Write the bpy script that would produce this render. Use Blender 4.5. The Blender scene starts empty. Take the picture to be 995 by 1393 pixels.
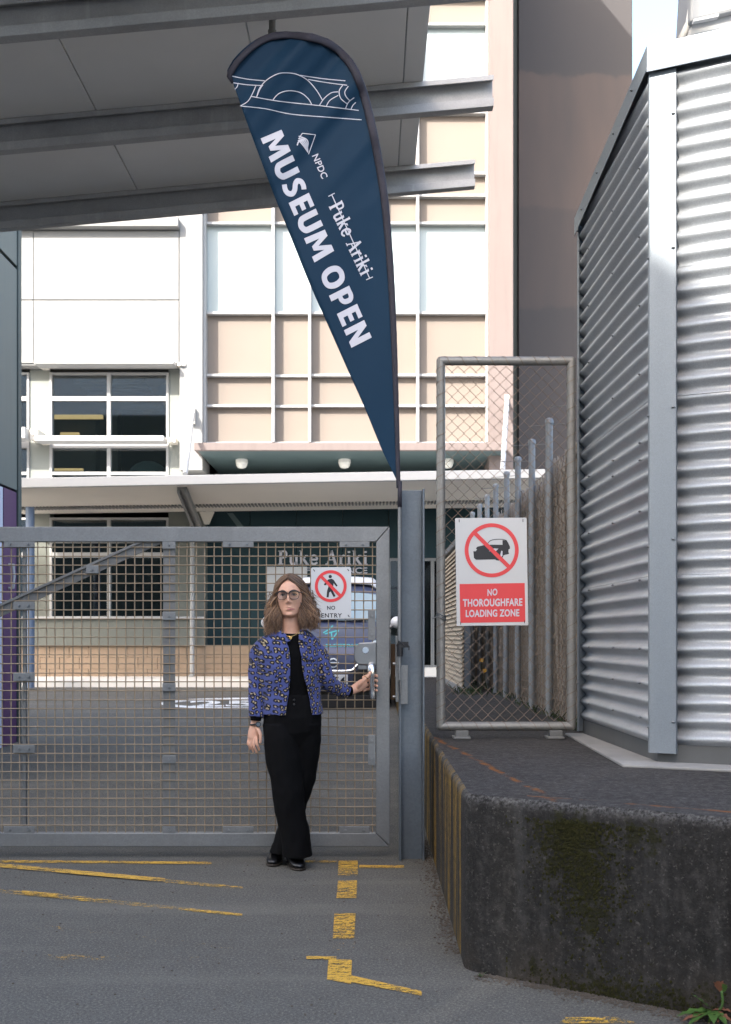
import bpy, bmesh, math, random
from mathutils import Vector, Matrix, noise
random.seed(7)
PI = math.pi
R = math.radians
C = bpy.context.scene.collection
scene = bpy.context.scene

# ------------------------------------------------------------------ camera, sky, sun, exposure
F, CX, HY, EYE = 1500.0, 504.0, 868.0, 1.28          # focal length in photo pixels, principal column, horizon row, eye height
cam = bpy.data.cameras.new('camera')
cam.sensor_fit = 'HORIZONTAL'; cam.sensor_width = 36.0
cam.lens = F / 995 * 36.0
cam.shift_x = -(CX - 497.5) / 995
cam.shift_y = (HY - 696.5) / 995
cam.clip_start = 0.05; cam.clip_end = 2000
cam.dof.use_dof = True; cam.dof.focus_distance = 6.25; cam.dof.aperture_fstop = 8.0
camo = bpy.data.objects.new('camera', cam); C.objects.link(camo)
camo.location = (0, 0, EYE); camo.rotation_euler = (PI / 2, 0, 0)
scene.camera = camo

SUN = Vector((0.70, 1.0, -0.85))                      # direction the light travels
w = bpy.data.worlds.new('World'); scene.world = w; w.use_nodes = True
nt = w.node_tree; nt.nodes.clear()
sky = nt.nodes.new('ShaderNodeTexSky'); sky.sky_type = 'NISHITA'; sky.sun_disc = False
sky.sun_elevation = math.asin(-SUN.z / SUN.length)
sky.sun_rotation = math.atan2(-SUN.x, -SUN.y)
sky.air_density = 1.0; sky.dust_density = 4.0; sky.ozone_density = 0.6
bg = nt.nodes.new('ShaderNodeBackground'); bg.inputs[1].default_value = 0.15
out = nt.nodes.new('ShaderNodeOutputWorld')
nt.links.new(sky.outputs[0], bg.inputs[0]); nt.links.new(bg.outputs[0], out.inputs[0])
sl = bpy.data.lights.new('sun', 'SUN'); sl.energy = 2.0; sl.angle = R(0.5); sl.color = (1, 0.955, 0.88)
so = bpy.data.objects.new('sun', sl); C.objects.link(so)
so.rotation_euler = SUN.to_track_quat('-Z', 'Y').to_euler()
scene.view_settings.view_transform = 'Standard'; scene.view_settings.look = 'None'
scene.view_settings.exposure = 2.38; scene.view_settings.gamma = 1.0
scene.view_settings.use_curve_mapping = False

# ------------------------------------------------------------------ helpers
def P(px, py, Y):
    return Vector(((px - CX) * Y / F, Y, EYE + (HY - py) * Y / F))
def gz(Y):
    return 0.0 if Y < 7 else 0.0327 * (min(Y, 19.5) - 7)
def Gp(px, py, dz=0.004):
    Y = 10.0
    for _ in range(60):
        Y = 0.5 * Y + 0.5 * F * (EYE - gz(Y)) / (py - HY)
    return Vector(((px - CX) * Y / F, Y, gz(Y) + dz))

class MB:
    def __init__(s): s.v = []; s.f = []; s.col = []
    def add(s, vs, fs):
        o = len(s.v); s.v += [Vector(v) for v in vs]; s.f += [tuple(i + o for i in f) for f in fs]
    def box(s, x0, x1, y0, y1, z0, z1):
        s.add([(x0,y0,z0),(x1,y0,z0),(x1,y1,z0),(x0,y1,z0),(x0,y0,z1),(x1,y0,z1),(x1,y1,z1),(x0,y1,z1)],
              [(0,3,2,1),(4,5,6,7),(0,1,5,4),(1,2,6,5),(2,3,7,6),(3,0,4,7)])
        return s
    def pbox(s, px0, px1, py0, py1, Y0, Y1):
        """box whose front face (at Y0) covers these photo pixels"""
        a = P(px0, py1, Y0); b = P(px1, py0, Y0)
        return s.box(a.x, b.x, Y0, Y1, a.z, b.z)
    def prism(s, poly, vec):
        """poly: 3-D points (planar), extruded along vec"""
        n = len(poly); vec = Vector(vec)
        a = [Vector(p) for p in poly]; b = [p + vec for p in a]
        s.add(a + b, [tuple(range(n))[::-1], tuple(range(n, 2 * n))] + [(i, (i + 1) % n, (i + 1) % n + n, i + n) for i in range(n)])
        return s
    def ppoly(s, pts, Y0, Y1):
        return s.prism([P(x, y, Y0) for x, y in pts], (0, Y1 - Y0, 0))
    def tube(s, path, r, n=8, caps=True, flat=1.0):
        path = [Vector(p) for p in path]; m = len(path)
        rr = r if isinstance(r, (list, tuple)) else [r] * m
        t0 = (path[1] - path[0]).normalized()
        up = Vector((0, 1, 0)) if abs(t0.y) < 0.9 else Vector((1, 0, 0))
        nrm = (up - t0 * up.dot(t0)).normalized()
        vs = []
        for i, p in enumerate(path):
            a = path[max(i - 1, 0)]; b = path[min(i + 1, m - 1)]
            t = (b - a).normalized()
            nrm = (nrm - t * nrm.dot(t))
            nrm = nrm.normalized() if nrm.length > 1e-6 else Vector((0, 0, 1))
            bi = t.cross(nrm)
            for k in range(n):
                an = 2 * PI * k / n
                vs.append(p + (nrm * math.cos(an) * flat + bi * math.sin(an)) * rr[i])
        fs = [(i * n + k, i * n + (k + 1) % n, (i + 1) * n + (k + 1) % n, (i + 1) * n + k) for i in range(m - 1) for k in range(n)]
        if caps: fs += [tuple(range(n))[::-1], tuple(range((m - 1) * n, m * n))]
        s.add(vs, fs); return s
    def cyl(s, a, b, r, n=10): return s.tube([a, b], r, n)
    def loft(s, rings, n=28):
        """horizontal elliptical rings (cx, cy, cz, rx, ry), bottom or top first, capped"""
        vs = []
        for cx, cy, cz, rx, ry in rings:
            for k in range(n):
                an = 2 * PI * k / n
                c_, s_ = math.cos(an), math.sin(an)
                vs.append((cx + rx * c_, cy + ry * s_, cz))
        m = len(rings)
        fs = [(i * n + k, i * n + (k + 1) % n, (i + 1) * n + (k + 1) % n, (i + 1) * n + k) for i in range(m - 1) for k in range(n)]
        fs += [tuple(range(n))[::-1], tuple(range((m - 1) * n, m * n))]
        s.add(vs, fs); return s
    def ball(s, c, rx, ry=None, rz=None, u=14, v=10):
        ry = rx if ry is None else ry; rz = rx if rz is None else rz
        c = Vector(c); vs = [c + Vector((0, 0, rz))]
        for j in range(1, v):
            th = PI * j / v
            for i in range(u):
                ph = 2 * PI * i / u
                vs.append(c + Vector((rx * math.sin(th) * math.cos(ph), ry * math.sin(th) * math.sin(ph), rz * math.cos(th))))
        vs.append(c - Vector((0, 0, rz)))
        fs = [(0, 1 + i, 1 + (i + 1) % u) for i in range(u)]
        for j in range(v - 2):
            for i in range(u):
                a = 1 + j * u + i; b = 1 + j * u + (i + 1) % u
                fs.append((a, a + u, b + u, b))
        L = len(vs) - 1; o = 1 + (v - 2) * u
        fs += [(o + i, L, o + (i + 1) % u) for i in range(u)]
        s.add(vs, fs); return s
    def quad(s, a, b, c, d): s.add([a, b, c, d], [(0, 1, 2, 3)]); return s

def origin_of(o):
    v = Vector((0, 0, 0))
    while o is not None:
        v += o.location; o = o.parent
    return v
def props(o, label=None, cat=None, group=None, kind=None):
    if label: o['label'] = label
    if cat: o['category'] = cat
    if group: o['group'] = group
    if kind: o['kind'] = kind
    return o
def link(o, parent=None):
    C.objects.link(o)
    if parent is not None: o.parent = parent
    return o
def build(mb, name, mat, parent=None, bevel=0, smooth=False, label=None, cat=None, group=None, kind=None, angle=40):
    me = bpy.data.meshes.new(name)
    off = origin_of(parent)
    me.from_pydata([v - off for v in mb.v], [], mb.f)
    bm = bmesh.new(); bm.from_mesh(me)
    bmesh.ops.recalc_face_normals(bm, faces=bm.faces); bm.to_mesh(me); bm.free()
    if mat: me.materials.append(mat)
    o = bpy.data.objects.new(name, me)
    link(o, parent)
    if bevel:
        b = o.modifiers.new('bevel', 'BEVEL'); b.width = bevel; b.segments = 2; b.limit_method = 'ANGLE'; b.angle_limit = R(40)
    if smooth:
        me.polygons.foreach_set('use_smooth', [True] * len(me.polygons))
        if smooth == 'auto':
            me.set_sharp_from_angle(angle=R(angle))
    props(o, label, cat, group, kind)
    return o
def inst(src, name, parent, loc, rot=(0, 0, 0), scale=(1, 1, 1)):
    o = bpy.data.objects.new(name, src.data); link(o, parent)
    o.location = loc; o.rotation_euler = rot; o.scale = scale
    return o
def thing(name, loc, label, cat, group=None):
    o = bpy.data.objects.new(name, None); o.empty_display_size = 0.2; link(o)
    o.location = loc; props(o, label, cat, group); return o
def remesh(mb, name, mat, parent, voxel, its=4, fac=0.5, disp=0, dscale=0.08):
    me = bpy.data.meshes.new('t'); me.from_pydata(mb.v, [], mb.f)
    bm = bmesh.new(); bm.from_mesh(me); bmesh.ops.recalc_face_normals(bm, faces=bm.faces); bm.to_mesh(me); bm.free()
    t = bpy.data.objects.new('t', me); C.objects.link(t)
    m = t.modifiers.new('r', 'REMESH'); m.mode = 'VOXEL'; m.voxel_size = voxel
    if its:
        m = t.modifiers.new('s', 'SMOOTH'); m.factor = fac; m.iterations = its
    dg = bpy.context.evaluated_depsgraph_get(); dg.update()
    me2 = bpy.data.meshes.new_from_object(t.evaluated_get(dg))
    bpy.data.objects.remove(t)
    off = origin_of(parent)
    if disp:
        nr = [v.normal.copy() for v in me2.vertices]
        for v, n_ in zip(me2.vertices, nr):
            q = Vector((v.co.x / dscale, v.co.y / dscale, v.co.z / (dscale * 1.6)))
            v.co += n_ * disp * (noise.noise(q) + 0.5 * noise.noise(q * 2.3))
    for v in me2.vertices: v.co -= off
    me2.materials.clear(); me2.materials.append(mat)
    me2.polygons.foreach_set('use_smooth', [True] * len(me2.polygons))
    o = bpy.data.objects.new(name, me2); link(o, parent)
    return o

_fonts = {}
def text_geo(s, offset=0.0, spacing=1.0):
    key = (s, offset, spacing)
    if key in _fonts: return _fonts[key]
    cu = bpy.data.curves.new('t', 'FONT'); cu.body = s; cu.offset = offset; cu.space_character = spacing; cu.resolution_u = 4
    t = bpy.data.objects.new('t', cu); C.objects.link(t)
    dg = bpy.context.evaluated_depsgraph_get(); dg.update()
    me = bpy.data.meshes.new_from_object(t.evaluated_get(dg))
    bpy.data.objects.remove(t)
    vs = [(v.co.x, v.co.y) for v in me.vertices]; fs = [tuple(p.vertices) for p in me.polygons]
    x0 = min(v[0] for v in vs); x1 = max(v[0] for v in vs); y0 = min(v[1] for v in vs); y1 = max(v[1] for v in vs)
    _fonts[key] = ([((x - x0) / (x1 - x0), (y - y0) / (y1 - y0)) for x, y in vs], fs)
    return _fonts[key]
def text_px(mb, s, o, d, u, fn, offset=0.0, spacing=1.0, cuts=0):
    """text whose box starts at photo pixel o, runs along d and rises along u; fn maps a pixel to a point"""
    vs, fs = text_geo(s, offset, spacing)
    if cuts:
        bm = bmesh.new()
        bv = [bm.verts.new((x, y, 0)) for x, y in vs]
        for f in fs:
            try: bm.faces.new([bv[i] for i in f])
            except ValueError: pass
        bmesh.ops.triangulate(bm, faces=bm.faces)
        for _ in range(cuts):
            L = [e for e in bm.edges if math.hypot((e.verts[0].co.x - e.verts[1].co.x) * Vector(d).length, (e.verts[0].co.y - e.verts[1].co.y) * Vector(u).length) > 5]
            if not L: break
            bmesh.ops.subdivide_edges(bm, edges=L, cuts=1)
            bmesh.ops.triangulate(bm, faces=[f for f in bm.faces if len(f.verts) > 3])
        bm.verts.index_update()
        vs = [(v.co.x, v.co.y) for v in bm.verts]; fs = [tuple(v.index for v in f.verts) for f in bm.faces]; bm.free()
    mb.add([fn(o[0] + d[0] * x + u[0] * y, o[1] + d[1] * x + u[1] * y) for x, y in vs], fs)
def smooth_path(pts, k=5):
    out_ = []
    n = len(pts)
    for i in range(n - 1):
        p0 = Vector(pts[max(i - 1, 0)]); p1 = Vector(pts[i]); p2 = Vector(pts[i + 1]); p3 = Vector(pts[min(i + 2, n - 1)])
        for j in range(k):
            t = j / k
            out_.append(0.5 * ((2 * p1) + (p2 - p0) * t + (2 * p0 - 5 * p1 + 4 * p2 - p3) * t * t + (3 * p1 - p0 - 3 * p2 + p3) * t ** 3))
    out_.append(Vector(pts[-1])); return out_
def ribbon(mb, pts, wd, fn, k=5):
    pts = smooth_path([Vector((p[0], p[1])) for p in pts], k) if len(pts) > 2 else [Vector(pts[0]).lerp(Vector(pts[1]), i / 12) for i in range(13)]
    vs = []; n = len(pts)
    for i, p in enumerate(pts):
        t = (pts[min(i + 1, n - 1)] - pts[max(i - 1, 0)]).normalized(); q = Vector((-t.y, t.x)) * wd / 2
        vs += [fn(*(p + q)), fn(*(p - q))]
    mb.add(vs, [(2 * i, 2 * i + 1, 2 * i + 3, 2 * i + 2) for i in range(n - 1)])
def ring_px(mb, c, ro, ri, fn, n=64):
    vs = []
    for i in range(n):
        a = 2 * PI * i / n
        vs += [fn(c[0] + ro * math.cos(a), c[1] + ro * math.sin(a)), fn(c[0] + ri * math.cos(a), c[1] + ri * math.sin(a))]
    mb.add(vs, [(2 * i, 2 * i + 1, (2 * i + 3) % (2 * n), (2 * i + 2) % (2 * n)) for i in range(n)])

# ------------------------------------------------------------------ materials
class NT:
    def __init__(s, name):
        s.m = bpy.data.materials.new(name); s.m.use_nodes = True; s.t = s.m.node_tree
        s.b = s.t.nodes['Principled BSDF']; s.o = s.t.nodes['Material Output']
        g = s.t.nodes.new('ShaderNodeNewGeometry'); s.pos = g.outputs['Position']; s.nrm = g.outputs['Normal']
    def n(s, typ, **kw):
        nd = s.t.nodes.new(typ)
        for k, v in kw.items(): setattr(nd, k, v)
        return nd
    def l(s, a, b): s.t.links.new(a, b)
    def scale(s, v, src=None):
        m = s.n('ShaderNodeVectorMath', operation='MULTIPLY'); s.l(src or s.pos, m.inputs[0]); m.inputs[1].default_value = v; return m.outputs[0]
    def noise(s, sc, det=3, rough=0.55, src=None, dist=0):
        nd = s.n('ShaderNodeTexNoise'); nd.inputs['Scale'].default_value = sc; nd.inputs['Detail'].default_value = det
        nd.inputs['Roughness'].default_value = rough; nd.inputs['Distortion'].default_value = dist
        s.l(src or s.pos, nd.inputs['Vector']); return nd.outputs['Fac']
    def vor(s, sc, feat='F1', src=None, rnd=1.0):
        nd = s.n('ShaderNodeTexVoronoi'); nd.feature = feat; nd.inputs['Scale'].default_value = sc; nd.inputs['Randomness'].default_value = rnd
        s.l(src or s.pos, nd.inputs['Vector']); return nd
    def ramp(s, x, stops, interp='LINEAR'):
        nd = s.n('ShaderNodeValToRGB'); cr = nd.color_ramp; cr.interpolation = interp
        while len(cr.elements) < len(stops): cr.elements.new(0.5)
        for e, (p, c) in zip(cr.elements, stops):
            e.position = p; e.color = (c, c, c, 1) if isinstance(c, (int, float)) else (*c, 1)
        s.l(x, nd.inputs[0]); return nd.outputs[0]
    def mix(s, f, a, b, mode='MIX'):
        nd = s.n('ShaderNodeMix'); nd.data_type = 'RGBA'; nd.blend_type = mode
        for k, v in ((0, f), (6, a), (7, b)):
            if isinstance(v, (int, float)): nd.inputs[k].default_value = v if k == 0 else (v, v, v, 1)
            elif isinstance(v, tuple): nd.inputs[k].default_value = (*v, 1)
            else: s.l(v, nd.inputs[k])
        return nd.outputs[2]
    def math(s, op, a, b=0, c=None):
        nd = s.n('ShaderNodeMath', operation=op)
        for k, v in ((0, a), (1, b), (2, c)):
            if v is None: continue
            if isinstance(v, (int, float)): nd.inputs[k].default_value = v
            else: s.l(v, nd.inputs[k])
        return nd.outputs[0]
    def sep(s, src=None):
        nd = s.n('ShaderNodeSeparateXYZ'); s.l(src or s.pos, nd.inputs[0]); return nd.outputs
    def bump(s, h, st=0.3, dist=0.01):
        nd = s.n('ShaderNodeBump'); nd.inputs['Strength'].default_value = st; nd.inputs['Distance'].default_value = dist
        s.l(h, nd.inputs['Height']); s.l(nd.outputs[0], s.b.inputs['Normal']); return nd
    def base(s, c):
        if isinstance(c, tuple): s.b.inputs['Base Color'].default_value = (*c, 1)
        else: s.l(c, s.b.inputs['Base Color'])
    def set(s, **kw):
        for k, v in kw.items():
            k = {'rough': 'Roughness', 'metal': 'Metallic', 'spec': 'Specular IOR Level', 'sheen': 'Sheen Weight', 'coat': 'Coat Weight', 'sss': 'Subsurface Weight', 'alpha': 'Alpha'}[k]
            if isinstance(v, (int, float)): s.b.inputs[k].default_value = v
            else: s.l(v, s.b.inputs[k])
def sc3(c, k): return tuple(min(1, x * k) for x in c)
def paint(name, c, rough=0.55, var=0.12, vs=2.0, bump=0.05, bs=120, metal=0, spec=0.4, streak=0.0, dirt=None):
    k = NT(name)
    f = k.noise(vs, 5)
    col = k.mix(f, sc3(c, 1 - var), sc3(c, 1 + var))
    if streak:
        g = k.noise(1.0, 4, src=k.scale((9, 9, 0.7)))
        col = k.mix(k.ramp(g, [(0.5, 0.0), (0.75, streak)]), col, dirt or sc3(c, 0.55))
    k.base(col); k.set(rough=rough, metal=metal, spec=spec)
    if bump: k.bump(k.noise(bs, 3), bump, 0.004)
    return k.m
def galv(name, c=(0.42, 0.44, 0.46), rough=0.48, metal=0.75, sc=110, stain=0.45):
    k = NT(name)
    v = k.vor(sc); n1 = k.noise(2.5, 5); n2 = k.noise(1.0, 4, src=k.scale((16, 16, 1.5)))
    sp = k.mix(0.3, v.outputs['Color'], 0.5)
    bw = k.n('ShaderNodeRGBToBW'); k.l(sp, bw.inputs[0])
    col = k.mix(k.ramp(bw.outputs[0], [(0.25, 0.0), (0.8, 1.0)]), sc3(c, 0.92), sc3(c, 1.07))
    col = k.mix(k.ramp(n1, [(0.42, 0.0), (0.72, stain)]), col, sc3(c, 0.62))
    col = k.mix(k.ramp(n2, [(0.6, 0.0), (0.8, stain * 0.7)]), col, sc3(c, 1.35))
    k.base(col); k.set(metal=metal, rough=k.math('MULTIPLY_ADD', n1, 0.25, rough - 0.1))
    k.bump(k.noise(180, 2), 0.04, 0.002)
    return k.m
def emit(name, c, st):
    k = NT(name); k.base(c); k.b.inputs['Emission Color'].default_value = (*c, 1); k.b.inputs['Emission Strength'].default_value = st; return k.m
def glass(name, tint=(0.75, 0.82, 0.82), gl=0.12):
    k = NT(name)
    tr = k.n('ShaderNodeBsdfTransparent'); tr.inputs[0].default_value = (*tint, 1)
    gs = k.n('ShaderNodeBsdfGlossy'); gs.inputs['Roughness'].default_value = 0.03
    fr = k.n('ShaderNodeFresnel'); fr.inputs[0].default_value = 1.5
    mx = k.n('ShaderNodeMixShader')
    k.l(k.math('ADD', fr.outputs[0], gl - 0.04), mx.inputs[0]); k.l(tr.outputs[0], mx.inputs[1]); k.l(gs.outputs[0], mx.inputs[2]); k.l(mx.outputs[0], k.o.inputs[0])
    return k.m

def m_asphalt(name, a=0.112, bias=(1.055, 1.0, 0.88)):
    k = NT(name)
    big = k.noise(0.7, 6, 0.6); mid = k.noise(9, 4); fine = k.noise(260, 2, 0.7); v = k.vor(330)
    col = k.mix(big, sc3((a,) * 3, 0.72), sc3((a,) * 3, 1.3))
    col = k.mix(k.ramp(mid, [(0.35, 0.35), (0.65, 0.0)]), col, (a * 0.6,) * 3)
    bw = k.n('ShaderNodeRGBToBW'); k.l(v.outputs['Color'], bw.inputs[0])
    col = k.mix(k.ramp(bw.outputs[0], [(0.62, 0.0), (0.95, 0.55)]), col, (a * 2.1, a * 2.05, a * 1.95))
    col = k.mix(k.ramp(fine, [(0.35, 0.6), (0.55, 0.0)]), col, (a * 0.35,) * 3)
    grain = k.noise(95, 3, 0.75)
    col = k.mix(k.ramp(grain, [(0.38, 0.7), (0.52, 0.0)]), col, (a * 0.45,) * 3)
    col = k.mix(k.ramp(grain, [(0.55, 0.0), (0.68, 0.8)]), col, (a * 1.9, a * 1.85, a * 1.78))
    long = k.noise(1.0, 4, src=k.scale((0.35, 3.0, 1)))
    col = k.mix(k.ramp(long, [(0.5, 0.0), (0.75, 0.35)]), col, (a * 1.75, a * 1.7, a * 1.62))
    col = k.mix(1.0, col, bias, 'MULTIPLY')
    k.base(col); k.set(rough=0.88, spec=0.25)
    k.bump(k.math('ADD', fine, k.math('MULTIPLY', v.outputs['Distance'], 0.8)), 0.45, 0.006)
    return k.m
def m_roadpaint(name, c, wear):
    k = NT(name)
    f = k.noise(1.0, 5, 0.7, src=k.scale((18, 60, 1))); g = k.noise(150, 3, 0.7); h = k.noise(3.0, 3)
    q = k.math('ADD', k.math('ADD', k.math('MULTIPLY', f, 0.55), k.math('MULTIPLY', g, 0.35)), k.math('MULTIPLY', h, 0.25))
    k.set(alpha=k.ramp(q, [(wear, 0.0), (wear + 0.05, 1.0)]), rough=0.75, spec=0.3)
    k.base(k.mix(g, sc3(c, 0.8), sc3(c, 1.15)))
    return k.m
def m_dock(name, top=False):
    k = NT(name)
    x, y, z = k.sep()
    big = k.noise(1.6, 6, 0.62); fine = k.noise(120, 4, 0.7); pit = k.vor(70)
    st = k.noise(1.0, 5, 0.6, src=k.scale((14, 14, 0.9)))
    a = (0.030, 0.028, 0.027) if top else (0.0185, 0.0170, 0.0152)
    col = k.mix(big, sc3(a, 0.55), sc3(a, 1.6))
    col = k.mix(k.ramp(fine, [(0.4, 0.45), (0.6, 0.0)]), col, sc3(a, 0.4))
    bw = k.n('ShaderNodeRGBToBW'); k.l(pit.outputs['Color'], bw.inputs[0])
    mid = k.noise(22, 5, 0.75); spk = k.noise(75, 3, 0.8)
    col = k.mix(k.ramp(mid, [(0.46, 0.0), (0.68, 0.7)]), col, sc3(a, 2.6))
    col = k.mix(k.ramp(spk, [(0.58, 0.0), (0.70, 0.85)]), col, sc3(a, 4.5))
    col = k.mix(k.ramp(pit.outputs['Distance'], [(0.0, 0.9), (0.17, 0.0)]), col, sc3(a, 0.2))
    if not top:
        col = k.mix(k.ramp(st, [(0.55, 0.0), (0.75, 0.45)]), col, (0.048, 0.046, 0.043))
        col = k.mix(k.ramp(st, [(0.30, 0.6), (0.46, 0.0)]), col, (0.006, 0.0055, 0.005))
        col = k.mix(k.math('MULTIPLY', k.ramp(z, [(0.02, 0.75), (0.2, 0.0)]), k.ramp(k.noise(4, 4), [(0.4, 0.0), (0.6, 1.0)])), col, (0.045, 0.036, 0.027))
        # moss: a hanging tongue under the front edge, and a band along the foot
        def blob(cx, cz, wx, wz):
            dx = k.math('DIVIDE', k.math('SUBTRACT', x, cx), wx); dz = k.math('DIVIDE', k.math('SUBTRACT', z, cz), wz)
            return k.math('SUBTRACT', 1.0, k.math('ADD', k.math('POWER', k.math('ABSOLUTE', dx), 2), k.math('POWER', k.math('ABSOLUTE', dz), 2)))
        mo = k.math('MAXIMUM', blob(0.72, 0.53, 0.13, 0.15), blob(0.78, 0.38, 0.085, 0.24))
        mo = k.math('MAXIMUM', mo, blob(0.95, 0.58, 0.08, 0.08))
        mo = k.math('MAXIMUM', mo, k.math('MULTIPLY', blob(0.9, 0.03, 0.4, 0.09), 0.45))
        near = k.math('LESS_THAN', y, 4.3)
        n3 = k.noise(16, 5, 0.7); n4 = k.noise(45, 3, 0.7)
        q = k.math('MULTIPLY', k.math('ADD', k.math('MULTIPLY', mo, 0.8), k.math('MULTIPLY_ADD', n3, 4.2, -2.45)), near)
        mm = k.ramp(q, [(0.05, 0.0), (0.35, 0.9)])
        col = k.mix(mm, col, k.mix(n4, (0.006, 0.006, 0.0025), (0.023, 0.022, 0.008)))
        # orange lichen and rust runs on the long left side
        side = k.math('GREATER_THAN', y, 4.44)
        lf = k.math('LESS_THAN', x, 0.45)
        ln = k.noise(1.0, 3, 0.55, src=k.scale((1, 5.5, 0.5))); l2 = k.noise(30, 3)
        lm = k.math('MULTIPLY', k.math('MULTIPLY', k.ramp(ln, [(0.45, 0.0), (0.56, 0.9)]), k.ramp(l2, [(0.3, 0.3), (0.6, 1.0)])), k.math('MULTIPLY', side, lf))
        col = k.mix(lm, col, k.mix(l2, (0.13, 0.075, 0.012), (0.25, 0.150, 0.028)))
    else:
        col = k.mix(k.ramp(bw.outputs[0], [(0.82, 0.0), (0.9, 0.5)]), col, (0.07, 0.068, 0.063))
        lo = k.noise(1.0, 4, src=k.scale((1.2, 9, 1)))
        col = k.mix(k.ramp(lo, [(0.5, 0.0), (0.75, 0.4)]), col, (0.055, 0.052, 0.05))
        # orange lichen line along the edge
        d1 = k.math('ABSOLUTE', k.math('SUBTRACT', k.math('MULTIPLY_ADD', k.noise(7, 3), 0.06, x), k.math('MULTIPLY_ADD', y, -0.115, 1.185)))
        m1 = k.math('MULTIPLY', k.ramp(d1, [(0.006, 1.0), (0.022, 0.0)]), k.ramp(k.noise(6, 4, 0.7), [(0.47, 0.0), (0.58, 0.85)]))
        d2 = k.math('ABSOLUTE', k.math('SUBTRACT', k.math('MULTIPLY_ADD', k.noise(7, 3), 0.05, y), k.math('MULTIPLY_ADD', x, -0.62, 4.62)))
        m2 = k.math('MULTIPLY', k.ramp(d2, [(0.005, 1.0), (0.02, 0.0)]), k.ramp(k.noise(6, 4, 0.7), [(0.44, 0.0), (0.56, 0.85)]))
        col = k.mix(k.math('MAXIMUM', m1, k.math('MULTIPLY', m2, k.math('GREATER_THAN', x, 0.6))), col, (0.17, 0.06, 0.010))
    if not top:
        ed = k.math('MULTIPLY', k.ramp(z, [(0.635, 0.0), (0.668, 1.0)]), k.ramp(k.noise(70, 4, 0.8), [(0.42, 0.0), (0.62, 0.9)]))
        col = k.mix(ed, col, (0.105, 0.100, 0.095))
    k.base(col); k.set(rough=0.92, spec=0.2)
    h = k.math('ADD', k.math('MULTIPLY', fine, 0.6), k.math('ADD', k.math('MULTIPLY', big, 0.8), k.math('MULTIPLY', k.ramp(pit.outputs['Distance'], [(0.0, 0.0), (0.16, 1.0)]), 0.8)))
    k.bump(h, 0.55, 0.012)
    return k.m
def m_leopard():
    k = NT('leopard_print')
    x, y, z = k.sep()
    uv = k.n('ShaderNodeCombineXYZ'); k.l(k.math('MULTIPLY_ADD', y, 0.6, x), uv.inputs[0]); k.l(k.math('MULTIPLY_ADD', y, -0.25, z), uv.inputs[1])
    warp = k.n('ShaderNodeTexNoise'); warp.inputs['Scale'].default_value = 55; k.l(k.pos, warp.inputs['Vector'])
    wv = k.n('ShaderNodeVectorMath', operation='MULTIPLY_ADD'); k.l(warp.outputs['Color'], wv.inputs[0]); wv.inputs[1].default_value = (0.016,) * 3; k.l(uv.outputs[0], wv.inputs[2])
    v = k.n('ShaderNodeTexVoronoi'); v.voronoi_dimensions = '2D'; v.inputs['Scale'].default_value = 38; v.inputs['Randomness'].default_value = 0.75; k.l(wv.outputs[0], v.inputs['Vector'])
    d = v.outputs['Distance']
    br = k.noise(85, 2); big = k.noise(26, 2)
    dd = k.math('MULTIPLY_ADD', big, -0.22, k.math('ADD', d, 0.11))
    ring = k.math('MULTIPLY', k.ramp(dd, [(0.13, 0.0), (0.18, 1.0), (0.41, 1.0), (0.46, 0.0)]), k.ramp(br, [(0.38, 0.0), (0.45, 1.0)]))
    core = k.ramp(dd, [(0.18, 1.0), (0.24, 0.0)])
    col = k.mix(k.noise(14, 3), (0.044, 0.056, 0.165), (0.064, 0.080, 0.235))
    col = k.mix(core, col, k.mix(br, (0.20, 0.14, 0.07), (0.42, 0.35, 0.22))); col = k.mix(ring, col, (0.006, 0.006, 0.010))
    k.base(col); k.set(rough=0.85, spec=0.2, sheen=0.1)
    k.bump(k.math('ADD', k.noise(22, 3), k.math('MULTIPLY', k.noise(300, 2), 0.2)), 0.45, 0.015)
    return k.m
def m_skin():
    k = NT('skin')
    x, y, z = k.sep()
    c = k.mix(k.noise(40, 4), (0.50, 0.27, 0.185), (0.61, 0.35, 0.245))
    def near(p, rx, rz):
        dx = k.math('DIVIDE', k.math('SUBTRACT', x, p.x), rx); dz = k.math('DIVIDE', k.math('SUBTRACT', z, p.z), rz)
        return k.math('ADD', k.math('MULTIPLY', dx, dx), k.math('MULTIPLY', dz, dz))
    lp = P(395.6, 828.6, 6.05)
    c = k.mix(k.ramp(near(lp, 0.025, 0.0075), [(0.5, 0.8), (1.0, 0.0)]), c, (0.30, 0.105, 0.095))
    for q in (P(386, 824, 6.05), P(406, 824, 6.05)):
        c = k.mix(k.ramp(near(q, 0.03, 0.025), [(0.0, 0.2), (1.0, 0.0)]), c, (0.45, 0.19, 0.14))
    k.base(c); k.set(rough=0.5, spec=0.4, sss=0.06); k.b.inputs['Subsurface Radius'].default_value = (0.01, 0.004, 0.002)
    k.bump(k.noise(220, 3), 0.06, 0.002)
    return k.m
def m_hair():
    k = NT('hair')
    at = k.n('ShaderNodeAttribute'); at.attribute_name = 'shade'
    f = k.noise(1.0, 3, src=k.scale((260, 260, 14)))
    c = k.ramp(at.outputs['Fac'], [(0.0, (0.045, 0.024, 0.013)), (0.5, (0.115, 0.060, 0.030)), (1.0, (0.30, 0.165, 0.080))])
    c = k.mix(k.ramp(f, [(0.35, 0.5), (0.6, 0.0)]), c, (0.03, 0.014, 0.007))
    k.base(c); k.set(rough=0.42, spec=0.5); k.bump(f, 0.5, 0.003)
    return k.m
MT = {}
MT['asphalt'] = m_asphalt('asphalt')
MT['yellow'] = m_roadpaint('yellow_road_paint', (0.55, 0.32, 0.05), 0.53)
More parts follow.
